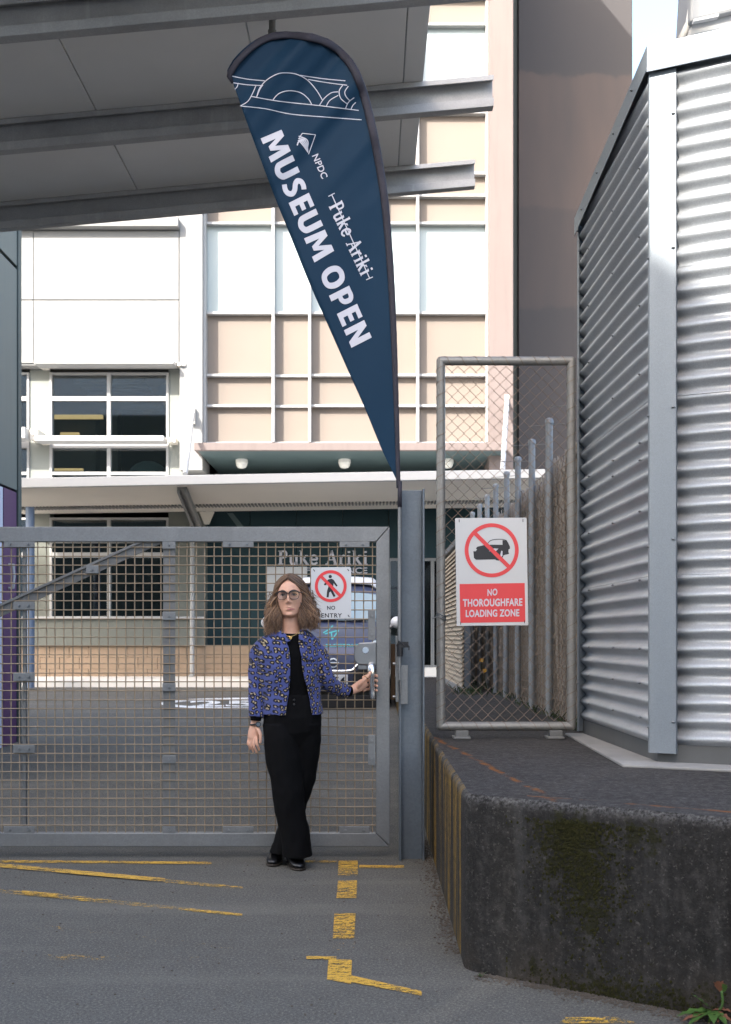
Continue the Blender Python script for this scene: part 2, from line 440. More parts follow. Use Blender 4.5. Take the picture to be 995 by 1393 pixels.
MT['yellow_worn'] = m_roadpaint('worn_yellow_road_paint', (0.56, 0.33, 0.05), 0.57)
MT['yellow_faint'] = m_roadpaint('faint_yellow_road_paint', (0.55, 0.30, 0.05), 0.645)
MT['white_mark'] = m_roadpaint('white_road_paint', (0.72, 0.72, 0.70), 0.50)
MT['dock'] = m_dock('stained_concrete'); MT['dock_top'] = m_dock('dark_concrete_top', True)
MT['galv'] = galv('galvanised_steel', (0.20, 0.205, 0.205), 0.5, 0.6); MT['galv_dark'] = galv('weathered_galvanised_steel', (0.16, 0.16, 0.155), 0.5, 0.5)
MT['galv_post'] = galv('blue_grey_galvanised_steel', (0.125, 0.145, 0.165), 0.5, 0.5, 90)
MT['galv_fence'] = galv('pale_galvanised_post', (0.20, 0.215, 0.23), 0.5, 0.4, 90)
MT['galv_tube'] = galv('dull_galvanised_tube', (0.24, 0.235, 0.22), 0.5, 0.5, 120)
MT['zinc'] = galv('zinc_sheet', (0.37, 0.385, 0.40), 0.46, 0.42, 160, 0.3)
MT['flashing'] = galv('zinc_flashing', (0.21, 0.235, 0.255), 0.5, 0.5, 300, 0.1)
MT['wire'] = paint('weathered_wire', (0.23, 0.18, 0.125), 0.6, 0.3, 6, 0, metal=0.35)
MT['rust_wire'] = paint('rusty_fence_wire', (0.20, 0.15, 0.115), 0.65, 0.4, 12, 0, metal=0.3)
MT['concrete'] = paint('pale_concrete', (0.22, 0.215, 0.205), 0.85, 0.2, 3, 0.3, 90, streak=0.3)
MT['white_concrete'] = paint('white_concrete', (0.62, 0.60, 0.56), 0.85, 0.1, 3, 0.2, 60)
MT['plinth'] = paint('grey_plinth', (0.075, 0.077, 0.077), 0.7, 0.15, 3, 0.1, streak=0.3)
MT['white_wall'] = paint('white_render', (0.27, 0.272, 0.268), 0.8, 0.03, 1.2, 0.1, 60)
MT['pale_wall'] = paint('pale_green_grey_wall', (0.24, 0.255, 0.235), 0.75, 0.05, 1.2, 0.08, 60)
MT['grey_wall'] = paint('grey_green_cladding', (0.14, 0.15, 0.132), 0.7, 0.08, 1.2, 0.05, 60)
MT['pale_block'] = paint('pale_block_wall', (0.80, 0.78, 0.75), 0.8, 0.05, 1, 0)  # pale so the added shade blocks bounce light into the yard
MT['tan'] = paint('tan_blockwork', (0.29, 0.215, 0.150), 0.85, 0.14, 9, 0.3, 50)
MT['peach'] = paint('peach_panel', (0.200, 0.168, 0.142), 0.7, 0.07, 0.9, 0.06, 40)
MT['pink'] = paint('pink_render', (0.175, 0.142, 0.132), 0.8, 0.10, 0.8, 0.1, 60, streak=0.25)
MT['mullion'] = paint('white_mullion', (0.36, 0.362, 0.36), 0.5, 0.03, 2, 0)
MT['spandrel'] = paint('opal_glass_panel', (0.33, 0.39, 0.395), 0.25, 0.04, 1, 0, spec=0.5)
MT['teal'] = paint('dark_teal_wall', (0.019, 0.042, 0.050), 0.7, 0.15, 1.5, 0.03, 60, spec=0.2)
MT['soffit'] = paint('teal_soffit', (0.08, 0.12, 0.125), 0.6, 0.1, 1.5, 0)
MT['cream'] = paint('cream_soffit', (0.70, 0.655, 0.58), 0.6, 0.05, 1.5, 0)
MT['canopy_white'] = paint('white_fascia', (0.42, 0.42, 0.415), 0.5, 0.03, 2, 0)
MT['steel_grey'] = paint('grey_painted_steel', (0.20, 0.20, 0.195), 0.55, 0.15, 4, 0.05)
MT['blue_col'] = paint('blue_grey_painted_steel', (0.13, 0.17, 0.24), 0.5, 0.1, 4, 0.03)
MT['roof_panel'] = paint('grey_roof_sheet', (0.74, 0.72, 0.69), 0.6, 0.12, 0.9, 0.05, 40, metal=0.1)
MT['beam'] = galv('weathered_roof_beam', (0.38, 0.37, 0.36), 0.6, 0.1, 140, 0.7)
MT['panel_green'] = paint('grey_green_panel', (0.13, 0.145, 0.13), 0.5, 0.12, 0.5, 0.03, streak=0.2)
MT['trim_green'] = paint('dark_green_trim', (0.05, 0.068, 0.065), 0.5, 0.1, 1, 0)
MT['purple'] = paint('purple_panel', (0.10, 0.035, 0.105), 0.5, 0.12, 1, 0)
MT['lilac'] = paint('pale_lilac_panel', (0.55, 0.56, 0.66), 0.5, 0.05, 1, 0)
MT['tower'] = None
MT['white_gloss'] = paint('white_sign_board', (0.50, 0.51, 0.52), 0.35, 0.03, 6, 0)
MT['red'] = paint('red_print', (0.62, 0.045, 0.05), 0.4, 0.05, 10, 0)
MT['black_print'] = paint('black_print', (0.012, 0.013, 0.018), 0.4, 0.05, 10, 0)
MT['white_print'] = paint('white_print', (0.50, 0.50, 0.55), 0.5, 0.03, 10, 0)
MT['flag'] = paint('navy_flag_cloth', (0.0038, 0.025, 0.054), 0.65, 0.12, 3, 0.12, 500, spec=0.18)
MT['flag_sleeve'] = paint('black_flag_sleeve', (0.022, 0.020, 0.030), 0.7, 0.3, 30, 0.6, 60)
MT['black_cloth'] = paint('black_cloth', (0.0022, 0.0022, 0.0025), 0.9, 0.2, 20, 0.3, 60, spec=0.1)
MT['black_trouser'] = paint('black_trouser_cloth', (0.0022, 0.0022, 0.0026), 0.85, 0.3, 10, 0.4, 25, spec=0.12)
MT['black_leather'] = paint('black_leather', (0.003, 0.003, 0.004), 0.36, 0.2, 20, 0.15, 120, spec=0.5)
MT['sole'] = paint('brown_sole', (0.020, 0.014, 0.009), 0.7)
MT['black_plastic'] = paint('black_plastic', (0.012, 0.012, 0.014), 0.35, 0.1, 20, 0)
MT['gold'] = paint('gold', (0.75, 0.50, 0.18), 0.25, 0.05, 20, 0, metal=1)
MT['chrome'] = paint('chrome', (0.78, 0.78, 0.78), 0.15, 0.03, 20, 0, metal=1)
MT['cast'] = paint('cast_steel', (0.22, 0.225, 0.23), 0.38, 0.15, 12, 0.05, metal=0.8)
MT['van_blue'] = paint('slate_blue_car_paint', (0.045, 0.055, 0.100), 0.3, 0.05, 3, 0, metal=0.2, spec=0.5)
MT['van_white'] = paint('white_car_paint', (0.50, 0.51, 0.52), 0.3, 0.02, 3, 0)
MT['van_glass'] = paint('windscreen_glass', (0.20, 0.27, 0.30), 0.08, 0.05, 2, 0, spec=0.8)
MT['cyan'] = paint('cyan_decal', (0.05, 0.38, 0.38), 0.4, 0.03, 8, 0)
MT['rubber'] = paint('rubber', (0.015, 0.015, 0.015), 0.85, 0.2, 20, 0)
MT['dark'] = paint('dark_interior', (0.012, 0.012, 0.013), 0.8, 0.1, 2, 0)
MT['int_grey'] = paint('interior_grey', (0.10, 0.095, 0.085), 0.8, 0.2, 2, 0)
MT['glass'] = glass('window_glass'); MT['lens'] = glass('spectacle_lens', (0.95, 0.95, 0.95), 0.055)
MT['dglass'] = glass('door_glass', (0.35, 0.45, 0.42), 0.12)
MT['tube'] = emit('lit_tube', (1.0, 0.66, 0.30), 0.17)
MT['lamp'] = paint('opal_lamp', (0.72, 0.72, 0.68), 0.35, 0.02, 8, 0)
MT['slat'] = paint('tan_slat', (0.40, 0.325, 0.235), 0.75, 0.15, 5, 0.1, 60)
MT['twig'] = paint('grey_brown_twig', (0.25, 0.235, 0.22), 0.9, 0.45, 14, 0.2, 80)
MT['leaf'] = paint('weed_leaf', (0.045, 0.092, 0.018), 0.5, 0.6, 30, 0.3, 80)
MT['leaf_red'] = paint('withered_leaf', (0.15, 0.060, 0.034), 0.6, 0.35, 30, 0.3, 80)
MT['grass'] = paint('grass_blade', (0.028, 0.045, 0.012), 0.6, 0.4, 20, 0)
MT['flower'] = paint('yellow_petal', (0.75, 0.40, 0.02), 0.6, 0.1, 20, 0)
MT['stone'] = paint('grit', (0.085, 0.068, 0.052), 0.9, 0.5, 40, 0.3, 90)
MT['brown'] = paint('brown_timber', (0.085, 0.05, 0.028), 0.8, 0.4, 12, 0.2, 60)
MT['skin'] = m_skin(); MT['hair'] = m_hair(); MT['leopard'] = m_leopard()
def m_tower():
    k = NT('patched_mauve_render')
    x, y, z = k.sep()
    e = k.math('MULTIPLY_ADD', k.noise(1.6, 3), 0.5, z)
    a, b = (0.074, 0.071, 0.073), (0.150, 0.115, 0.100)
    # repainted bands: edges come from roller strokes
    band = k.ramp(k.math('DIVIDE', e, 20.0), [(0.48, 0.15), (0.485, 0.55), (0.60, 0.55), (0.605, 0.9), (0.765, 0.9), (0.77, 0.1)])
    f = k.math('MULTIPLY', band, k.ramp(k.noise(1.0, 4, src=k.scale((0.5, 0.5, 0.12))), [(0.3, 0.4), (0.6, 1.0)]))
    k.base(k.mix(f, a, b)); k.set(rough=0.85, spec=0.2); k.bump(k.noise(40, 3), 0.1, 0.01)
    return k.m
MT['tower'] = m_tower()

# ================================================================== SETTING
# one asphalt sheet, level at the gate, rising gently to the building, level again beyond
mb = MB(); xs = [-300, -60, -20, -8, -4, -2, 0, 2, 4, 8, 20, 60, 300]
ys = [-300, -60, -20, 0, 2, 3, 4, 5, 6, 7, 9, 11, 13, 15, 17, 19.5, 24, 60, 300]
for y in ys:
    for x in xs: mb.v.append(Vector((x, y, gz(y))))
nx = len(xs)
mb.f = [(j * nx + i, j * nx + i + 1, (j + 1) * nx + i + 1, (j + 1) * nx + i) for j in range(len(ys) - 1) for i in range(nx - 1)]
build(mb, 'ground', MT['asphalt'], kind='structure')
gN = gz(19.5)
mb = MB(); mb.box(-14, 12, 19.5, 24, gN - 0.1, gN + 0.13)
build(mb, 'footpath', MT['white_concrete'], bevel=0.015, kind='structure')

def marking(pts, mat, dz=0.004):
    m = MB(); n = len(pts)
    m.add([Gp(x, y, dz) for x, y in pts], [tuple(range(n))]); return build(m, 'road_marking', MT[mat], kind='structure')
def markline(p, q, wa, wb, mat, dz=0.004, n=8):
    m = MB(); vs = []
    for i in range(n + 1):
        t = i / n; x = p[0] + (q[0] - p[0]) * t; y = p[1] + (q[1] - p[1]) * t; h = (wa + (wb - wa) * t) / 2
        vs += [Gp(x, y - h, dz), Gp(x, y + h, dz)]
    m.add(vs, [(2 * i, 2 * i + 1, 2 * i + 3, 2 * i + 2) for i in range(n)])
    return build(m, 'road_marking', MT[mat], kind='structure')
markline((-90, 1172), (288, 1175), 3.2, 3.2, 'yellow')
markline((404, 1173), (459, 1173), 2.5, 2.5, 'yellow_worn'); markline((489, 1179.5), (550, 1180), 3.5, 3, 'yellow')
markline((-90, 1171), (225, 1199.5), 5.5, 5, 'yellow', 0.008); markline((225, 1199.5), (330, 1209), 5, 3, 'yellow_worn')
markline((-90, 1205), (30, 1216), 6, 5.5, 'yellow_worn'); markline((30, 1216), (80, 1220.5), 6, 6, 'yellow', 0.006); markline((30, 1216.5), (78, 1220.5), 3.5, 4, 'yellow', 0.010); markline((80, 1220.5), (330, 1246), 6, 3, 'yellow_worn')
markline((30, 1259), (320, 1291), 7, 5, 'yellow_faint'); markline((20, 1303), (300, 1306), 7, 5, 'yellow_faint')
marking([(461, 1172), (487, 1172), (487, 1192), (460, 1192)], 'yellow')
marking([(460, 1199), (486, 1199), (485, 1223), (458, 1223)], 'yellow')
marking([(455, 1244), (484, 1244), (482, 1278), (453, 1278)], 'yellow')
marking([(452, 1284), (484, 1284), (483, 1294), (452, 1294)], 'yellow_faint')
markline((417, 1304), (458, 1305), 4, 4, 'yellow')
marking([(447, 1307), (479, 1307), (478, 1333), (478, 1340), (445, 1334)], 'yellow')
markline((478, 1333), (574, 1353), 9, 6, 'yellow')
marking([(770, 1386), (835, 1385), (866, 1393), (760, 1394)], 'yellow_worn')
# white speed roundel on the road in front of the building
mb = MB(); gr = lambda x, y: Gp(x, y, 0.004)
ring = []
for i in range(72):
    a = 2 * PI * i / 72
    ring += [gr(340 + 122 * math.cos(a), 957.5 + 8.0 * math.sin(a)), gr(340 + 104 * math.cos(a), 957.5 + 5.6 * math.sin(a))]
mb.add(ring, [(2 * i, 2 * i + 1, (2 * i + 3) % 144, (2 * i + 2) % 144) for i in range(72)])
text_px(mb, '25', (258, 961.6), (92, 0), (0, -8.4), gr, 0.03)
text_px(mb, '2', (352, 961.6), (50, 0), (0, -8.4), gr, 0.03)
build(mb, 'road_marking', MT['white_mark'], kind='structure')

# ================================================================== MUSEUM BUILDING
FY = 21.0                                             # plane of the facade
S = F / FY
def fx(px): return (px - CX) * FY / F
def fz(py): return EYE + (HY - py) * FY / F
TOP = 20.5
mus = thing('museum_building', (-2, FY, gN), 'pale museum building with peach gridded bay, long white canopy and dark teal entrance wall', 'building')
def part(mb, name, mat, parent=None, **kw): return build(mb, name, MT[mat], parent or mus, **kw)
# left white wall above a recessed strip of windows
mb = MB()
mb.box(-9.5, fx(245), FY, FY + 0.5, fz(497), TOP)            # upper render
mb.box(fx(245), fx(276), FY - 0.04, FY + 0.9, fz(640), TOP)   # pilaster
part(mb, 'wall', 'white_wall', bevel=0.01)
mb = MB(); mb.box(-9.5, fx(245), FY - 0.22, FY, fz(313), fz(300)); part(mb, 'ledge', 'white_wall', bevel=0.01)
# shallow grooves between render panels are real gaps between raised sheets
for a, b, c, d in ((-9.5, fx(45.6), 315, 407.7), (fx(46.6), fx(243.5), 315, 407.7), (-9.5, fx(45.6), 409.3, 494), (fx(46.6), fx(243.5), 409.3, 494)):
    mb = MB(); mb.box(a, b, FY - 0.03, FY + 0.05, fz(d), fz(c)); part(mb, 'render_panel', 'white_wall', bevel=0.003)
WB = FY + 0.28                                        # recessed wall plane
def band(px0, px1, py0, py1, Y0, Y1, name, mat, **kw):
    m = MB(); m.box(fx(px0), fx(px1), Y0, Y1, fz(py1), fz(py0)); return part(m, name, mat, **kw)
band(-160, -115, 497, 735, WB, WB + .3, 'wall_strip', 'pale_wall'); band(34.5, 62, 497.3, 735, WB, WB + .3, 'wall_strip', 'pale_wall')
band(226, 245, 497.3, 735, WB, WB + .3, 'wall_strip', 'pale_wall')
# windows, upper floor: a big one in view and the edge of its neighbour
def window(px0, px1, rows, xm, mname='window', post=2.4, Y=WB - 0.03):
    m = MB()
    top, bot = rows[0][0], rows[-1][1]
    m.box(fx(px0), fx(px0 + 3.2), Y, Y + .14, fz(bot + 3), fz(top - 3)); m.box(fx(px1 - 3.2), fx(px1), Y, Y + .14, fz(bot + 3), fz(top - 3))
    for x in xm: m.box(fx(x - post), fx(x + post), Y + .003, Y + .14, fz(bot + 3), fz(top - 3))
    edges = [top - 3] + [0.5 * (rows[i][1] + rows[i + 1][0]) for i in range(len(rows) - 1)] + [bot + 3]
    hs = [3] + [0.5 * (rows[i + 1][0] - rows[i][1]) for i in range(len(rows) - 1)] + [3]
    xx = [px0 + 3.2] + [v for x in xm for v in (x - post, x + post)] + [px1 - 3.2]
    for e, h in zip(edges, hs):
        for i in range(0, len(xx), 2):
            m.box(fx(xx[i]) , fx(xx[i + 1]), Y + .006, Y + .13, fz(min(e + h, bot + 3)), fz(max(e - h, top - 3)))
    fr = part(m, mname, 'mullion')
    for a, b in rows:
        for i in range(0, len(xx), 2):
            g = MB(); g.box(fx(xx[i] - .5), fx(xx[i + 1] + .5), Y + .07, Y + .085, fz(b + .5), fz(a - .5))
            build(g, 'pane', MT['glass'], fr)
    return fr
window(62, 226, [(505, 535), (541, 597), (606, 639), (643, 664)], [143.5])
window(-115, 34, [(505, 535), (541, 597), (606, 639), (643, 664)], [-40])
window(62, 226, [(705, 729), (737, 750), (757, 838)], [143.5], post=2.2)
window(-115, 34, [(705, 729), (737, 750), (757, 838)], [-40], post=2.2)
# rooms behind the windows
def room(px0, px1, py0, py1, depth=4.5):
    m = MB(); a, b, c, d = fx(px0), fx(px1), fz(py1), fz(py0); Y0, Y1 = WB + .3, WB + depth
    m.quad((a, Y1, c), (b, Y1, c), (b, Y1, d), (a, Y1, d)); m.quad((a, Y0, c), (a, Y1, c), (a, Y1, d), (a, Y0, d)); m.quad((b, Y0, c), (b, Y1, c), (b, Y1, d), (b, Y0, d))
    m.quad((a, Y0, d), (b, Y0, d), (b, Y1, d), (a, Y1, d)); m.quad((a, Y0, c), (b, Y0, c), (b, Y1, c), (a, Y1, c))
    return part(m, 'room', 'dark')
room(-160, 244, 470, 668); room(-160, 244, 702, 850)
m = MB(); m.pbox(70, 130, 562, 700, 24.2, 24.8); m.pbox(136, 160, 556, 690, 24.6, 25.0); part(m, 'cabinet', 'int_grey')
for (a, b, y0, y1, Y) in ((64, 139, 564, 569, 23.2), (82, 107, 588, 592, 24.0), (60, 112, 637, 639.5, 22.4)):
    m = MB(); m.pbox(a, b, y0, y1, Y, Y + .1); part(m, 'ceiling_light', 'tube')
for k in range(6):
    m = MB(); m.box(fx(62), fx(226), 21.9 + k * .55, 22.0 + k * .55, fz(488), fz(484)); part(m, 'ceiling_beam', 'int_grey')
m = MB(); m.cyl(P(150, 552, 23.4), P(222, 552, 23.4), .09); m.cyl(P(210, 515, 23.0), P(223, 540, 24.0), .2); part(m, 'duct', 'int_grey')
m = MB(); m.ball(P(202, 655, 22.6), .45, .45, .42); part(m, 'round_stool', 'soffit', smooth=True)
# sunshade blades over and across the windows
for px0, px1, py0, py1, dep in ((52, 240, 494.5, 499.5, .46), (52, 226, 595.5, 602.5, .42), (-130, 41, 585, 600, .5)):
    m = MB(); m.box(fx(px0), fx(px1), WB - dep - .1, WB - dep + .28, fz(py1), fz(py0)); bl = part(m, 'sunshade_blade', 'canopy_white', bevel=.01)
    for q in (px0 + 2, px1 + 4):
        m = MB(); m.box(fx(q - 1.5), fx(q + 9), WB - dep + .1, WB, fz(py1 - .6), fz(py0 + .4)); m.cyl((fx(q + 3), WB - dep + .06, fz((py0 + py1) / 2)), (fx(q + 3), WB - dep + .11, fz((py0 + py1) / 2)), .02)
        build(m, 'bracket', MT['cream'], bl)
# ground floor, left
band(-160, -115, 735, 846, WB, WB + .3, 'wall_strip', 'grey_wall'); band(34.5, 62, 735, 842, WB, WB + .3, 'wall_strip', 'grey_wall')
band(226, 277, 668, 842, WB - .02, WB + .3, 'wall_strip', 'grey_wall')
band(-160, 277, 842, 879, WB - .05, WB + .3, 'cladding', 'grey_wall', bevel=.006)
band(-160, 277, 838.5, 842, WB - .12, WB + .2, 'sill', 'mullion', bevel=.006)
for r_ in range(3):
    for c_ in range(-6, 12):
        a = 277 - c_ * 27 - (13 if r_ % 2 else 0)
        m = MB(); m.box(fx(a - 26.6), fx(min(a, 277)), WB + .02 + random.uniform(0, .004), WB + .3, fz(879 + 16 * (r_ + 1) - .35), fz(879 + 16 * r_))
        part(m, 'block', 'tan', bevel=.004)
m = MB(); m.box(fx(-160), fx(277), WB + .05, WB + .28, gN, fz(879)); part(m, 'mortar_backing', 'concrete')
m = MB(); m.tube([(fx(260), WB - .14, fz(670)), (fx(260), WB - .14, gN + .16), (fx(260), WB - .3, gN + .14)], .045, 10); part(m, 'downpipe', 'mullion', smooth='auto')
m = MB(); m.cyl(P(41, 936, 19.0), P(41, 690, 19.0), .075, 16); part(m, 'canopy_column', 'blue_col', smooth='auto')

# gridded bay
BY = FY + 0.10; PY = BY + 0.23
band(665, 697.5, -505, 640, FY - .12, FY + 1.4, 'pilaster', 'pink', bevel=.01)
vx = [277, 371, 421, 519, 569, 664.5]; hy = [-250, -208, -154, -16, 24, 145, 229, 259.5, 297.5, 421, 506.5, 548.5, 600]
m = MB(); m.box(fx(262), fx(668), PY + .06, PY + .4, fz(606), TOP); part(m, 'bay_wall', 'pink')
for x in vx:
    m = MB(); m.box(fx(x - 1.9), fx(x + 1.9), BY, PY + .03, fz(600), TOP - .3); part(m, 'mullion', 'mullion', bevel=.004)
for i, y in enumerate(hy):
    for a, b in zip(vx[:-1], vx[1:]):
        dd = 0.16 if y in (506.5, 548.5) and a == 371 else 0.10
        m = MB(); m.box(fx(a + 1.9), fx(b - 1.9), BY + dd, PY + .03, fz(y + 1.8), fz(y - 1.6)); part(m, 'transom', 'mullion', bevel=.004)
glassrows = {(24, 145), (297.5, 421), (-154, -16)}
for a_, b_ in zip(hy[:-1], hy[1:]):
    for c_, d_ in zip(vx[:-1], vx[1:]):
        m = MB(); m.box(fx(c_ + 1), fx(d_ - 1), PY + random.uniform(-.004, .004), PY + .05, fz(b_ - .5), fz(a_ + .5))
        part(m, 'bay_panel', 'spandrel' if (a_, b_) in glassrows else 'peach')
# bay foot: pink ledge and deep teal soffit with three round lamps
LY = FY - .55
def lx(px): return (px - CX) * LY / F
def lz(py): return EYE + (HY - py) * LY / F
m = MB(); m.box(lx(264), lx(692), LY, LY + .6, lz(612.5), lz(602)); part(m, 'bay_ledge', 'pink', bevel=.01)
m = MB(); m.box(lx(264), lx(692), LY + .6, PY + .06, lz(609), lz(603)); part(m, 'ledge_top', 'pink')
zs = lz(612); zs2 = EYE + (HY - 646) * 22.4 / F
m = MB(); m.prism([(lx(268), LY + .03, zs), (lx(690), LY + .03, zs), (fx(690), 22.4, zs2), (fx(286), 22.4, zs2)], (0, 0, .06)); part(m, 'soffit', 'soffit')
for px in (329, 469, 609):
    c = P(px, 632, 21.2); m = MB(); m.loft([(c.x, c.y, c.z - .075, .03, .03), (c.x, c.y, c.z - .06, .075, .075), (c.x, c.y, c.z - .02, .105, .105), (c.x, c.y, c.z + .02, .11, .11), (c.x, c.y, c.z + .025, .12, .12), (c.x, c.y, c.z + .14, .115, .115)], 20)
    part(m, 'soffit_lamp', 'lamp', smooth='auto')
# long white canopy: sloping fascia, cream soffit lined with fine ribs at the back
CY = 18.5
def cz(px, py): return EYE + (HY - py) * CY / F
x0, x1 = (-40 - CX) * CY / F, (742 - CX) * CY / F
sl_ = (cz(742, 636) - cz(28, 648)) / ((742 - 28) * CY / F)
def cline(x, zb): return zb + sl_ * (x - (28 - CX) * CY / F)
zt, zb = cz(28, 650), cz(28, 663.5)
m = MB(); m.prism([(x0, CY, cline(x0, zb)), (x1, CY, cline(x1, zb) + .02), (x1, CY, cline(x1, zt)), (x0, CY, cline(x0, zt))], (0, .12, 0))
can = part(m, 'canopy', 'canopy_white', bevel=.01)
m = MB(); m.prism([(x0, CY + .12, cline(x0, zt) - .02), (x1, CY + .12, cline(x1, zt) - .02), (x1, 21.5, cline(x1, zt) + .02), (x0, 21.5, cline(x0, zt) + .02)], (0, 0, -.03)); build(m, 'canopy_roof', MT['canopy_white'], can)
zso = EYE + (HY - 691) * 20.6 / F
m = MB(); m.prism([(x0, CY + .12, cline(x0, zb) + .01), (x1, CY + .12, cline(x1, zb) + .03), (x1, 20.4, zso + .14), (x0, 20.4, zso)], (0, 0, .04)); build(m, 'canopy_soffit', MT['cream'], can)
m = MB(); m.prism([(x0, 20.4, zso), (x1, 20.4, zso + .14), (x1, 21.3, zso + .10), (x0, 21.3, zso - .04)], (0, 0, .04)); build(m, 'rear_soffit', MT['cream'], can)
m = MB()
for k in range(150):
    x = x0 + (x1 - x0) * k / 150; zz = zso + .14 * (x - x0) / (x1 - x0)
    m.box(x, x + .03, 20.42, 20.78, zz - .030, zz - .002)
build(m, 'soffit_rib', MT['steel_grey'], can, kind='stuff')
m = MB(); m.prism([P(241, 661, 18.8), P(253, 661, 18.8), P(273, 713, 20.6), P(262, 713, 20.6)], (0, 0, -.05))
m.prism([P(241, 661, 18.79), P(244, 661, 18.79), P(266, 713, 20.59), P(262, 713, 20.59)], (0, 0, -.12)); m.prism([P(251, 661, 18.79), P(254, 661, 18.79), P(275, 713, 20.59), P(271, 713, 20.59)], (0, 0, -.12))
build(m, 'canopy_bracket', MT['steel_grey'], can)
m = MB(); m.ppoly([(271, 696), (291, 696), (284, 713), (278, 713)], 20.5, 20.58); build(m, 'gusset', MT['cream'], can)
for a, b in (((262, 562), (252, 645)), ((690, 545), (684, 640))):
    m = MB(); m.tube([P(a[0], a[1], 20.85), P(b[0], b[1], 18.9)], .045, 10); tr = build(m, 'tie_rod', MT['canopy_white'], can, smooth='auto')
    m = MB(); m.pbox(a[0] - 3, a[0] + 3, a[1] - 8, a[1] + 14, 20.86, 20.95); build(m, 'wall_plate', MT['cream'], tr)
# entrance: teal wall, doors, lettering
TY = 21.5
def tx(px): return (px - CX) * TY / F
def tz(py): return EYE + (HY - py) * TY / F
gf = gN + .13
for k, (a, b) in enumerate(((277, 340), (340.6, 403), (403.6, 466), (466.6, 529))):
    m = MB(); m.box(tx(a), tx(b), TY + .003 * (k % 2), TY + .2, tz(908), tz(668)); part(m, 'teal_panel', 'teal', bevel=.004)
m = MB(); m.box(tx(529.6), tx(760), TY - .02, TY + .2, tz(759), tz(668)); part(m, 'teal_fascia', 'teal', bevel=.004)
m = MB(); m.box(tx(277), tx(529), TY - .04, TY + .2, gf, tz(908)); part(m, 'teal_plinth', 'tan', bevel=.006)
m = MB(); m.box(tx(529.6), tx(760), TY - .1, TY + .2, gf, tz(908)); part(m, 'door_step', 'white_concrete', bevel=.006)
m = MB()
for x in (530.5, 587.5, 590, 648, 704): m.box(tx(x - 1.1), tx(x + 1.1), TY, TY + .09, tz(907.8), tz(760))
m.box(tx(530), tx(705), TY + .004, TY + .08, tz(763), tz(759.2)); m.box(tx(530), tx(705), TY + .004, TY + .08, tz(907.6), tz(905))
dr = part(m, 'entrance_door', 'galv')
for a, b in ((531.6, 586.4), (591, 647), (649, 703)):
    m = MB(); m.box(tx(a), tx(b), TY + .03, TY + .045, tz(905), tz(763)); build(m, 'pane', MT['dglass'], dr)
m = MB(); a, b, Y1 = tx(528), tx(720), TY + 3
m.quad((a, Y1, gf), (b, Y1, gf), (b, Y1, tz(740)), (a, Y1, tz(740))); m.quad((a, TY + .21, gf), (a, Y1, gf), (a, Y1, tz(740)), (a, TY + .21, tz(740)))
m.quad((b, TY + .21, gf), (b, Y1, gf), (b, Y1, tz(740)), (b, TY + .21, tz(740))); m.quad((a, TY + .21, tz(740)), (b, TY + .21, tz(740)), (b, Y1, tz(740)), (a, Y1, tz(740)))
part(m, 'lobby', 'int_grey')
c = P(601, 764, TY - .12); m = MB(); m.ball(c, .09, .07, .09); m.cyl((c.x, c.y, c.z + .09), (c.x, TY, c.z + .09), .02); part(m, 'wall_lamp', 'lamp', smooth='auto')
m = MB(); m.prism([P(309, 698, TY - .01), P(317, 698, TY - .01), P(336, 722, TY - .01), P(327, 722, TY - .01)], (0, .012, 0)); part(m, 'diagonal_brace', 'soffit')  # only a thin lighter teal stripe laid on the teal wall

# serif lettering built from strokes and serif slabs (letter box 0..1 high)
SER = {
 'P': (.62, [([(.14, 0), (.14, 1)], .15), ([(.14, .95), (.36, .95), (.50, .86), (.50, .60), (.36, .50), (.14, .50)], .10), ([(0, .03), (.30, .03)], .06), ([(0, .97), (.2, .97)], .06)]),
 'u': (.62, [([(.13, .66), (.13, .18), (.20, .05), (.34, .05), (.46, .16)], .12), ([(.48, .66), (.48, 0)], .13), ([(0, .65), (.15, .65)], .05), ([(.36, .65), (.5, .65)], .05), ([(.48, .03), (.60, .03)], .05)]),
 'k': (.62, [([(.13, 0), (.13, 1)], .13), ([(.16, .30), (.46, .64)], .08), ([(.26, .40), (.50, .02)], .13), ([(0, .97), (.14, .97)], .05), ([(.02, .03), (.26, .03)], .05), ([(.36, .65), (.56, .65)], .05), ([(.40, .03), (.60, .03)], .05)]),
 'e': (.56, [([(.08, .36), (.46, .36), (.44, .52), (.34, .64), (.22, .64), (.10, .52), (.07, .34), (.11, .14), (.24, .04), (.36, .05), (.48, .16)], .11)]),
 'A': (.80, [([(.12, 0), (.40, .98)], .07), ([(.38, 1.0), (.66, 0)], .14), ([(.22, .34), (.56, .34)], .06), ([(0, .03), (.24, .03)], .06), ([(.52, .03), (.80, .03)], .06)]),
 'r': (.46, [([(.14, 0), (.14, .66)], .13), ([(.16, .48), (.26, .62), (.40, .62)], .12), ([(.02, .03), (.28, .03)], .05), ([(.02, .65), (.15, .65)], .05)]),
 'i': (.34, [([(.16, 0), (.16, .66)], .13), ([(.16, .83), (.16, .96)], .14), ([(.02, .03), (.30, .03)], .05), ([(.03, .65), (.16, .65)], .05)]),
 ' ': (.36, [])}
def serif_px(mb, s, o, d, u, fn, weight=1.0):
    """o: pixel of the baseline start; d: pixel vector of the whole width; u: pixel vector of the cap height"""
    tot = sum(SER[c][0] + .04 for c in s); x = 0; H_ = math.hypot(*u); W_ = math.hypot(*d) / tot
    q = lambda a, b: (o[0] + d[0] * a / tot + u[0] * b, o[1] + d[1] * a / tot + u[1] * b)
    for c in s:
        for pts, wd in SER[c][1]:
            ribbon(mb, [q(x + a, b) for a, b in pts], wd * W_ * weight, fn, 3)
        x += SER[c][0] + .04
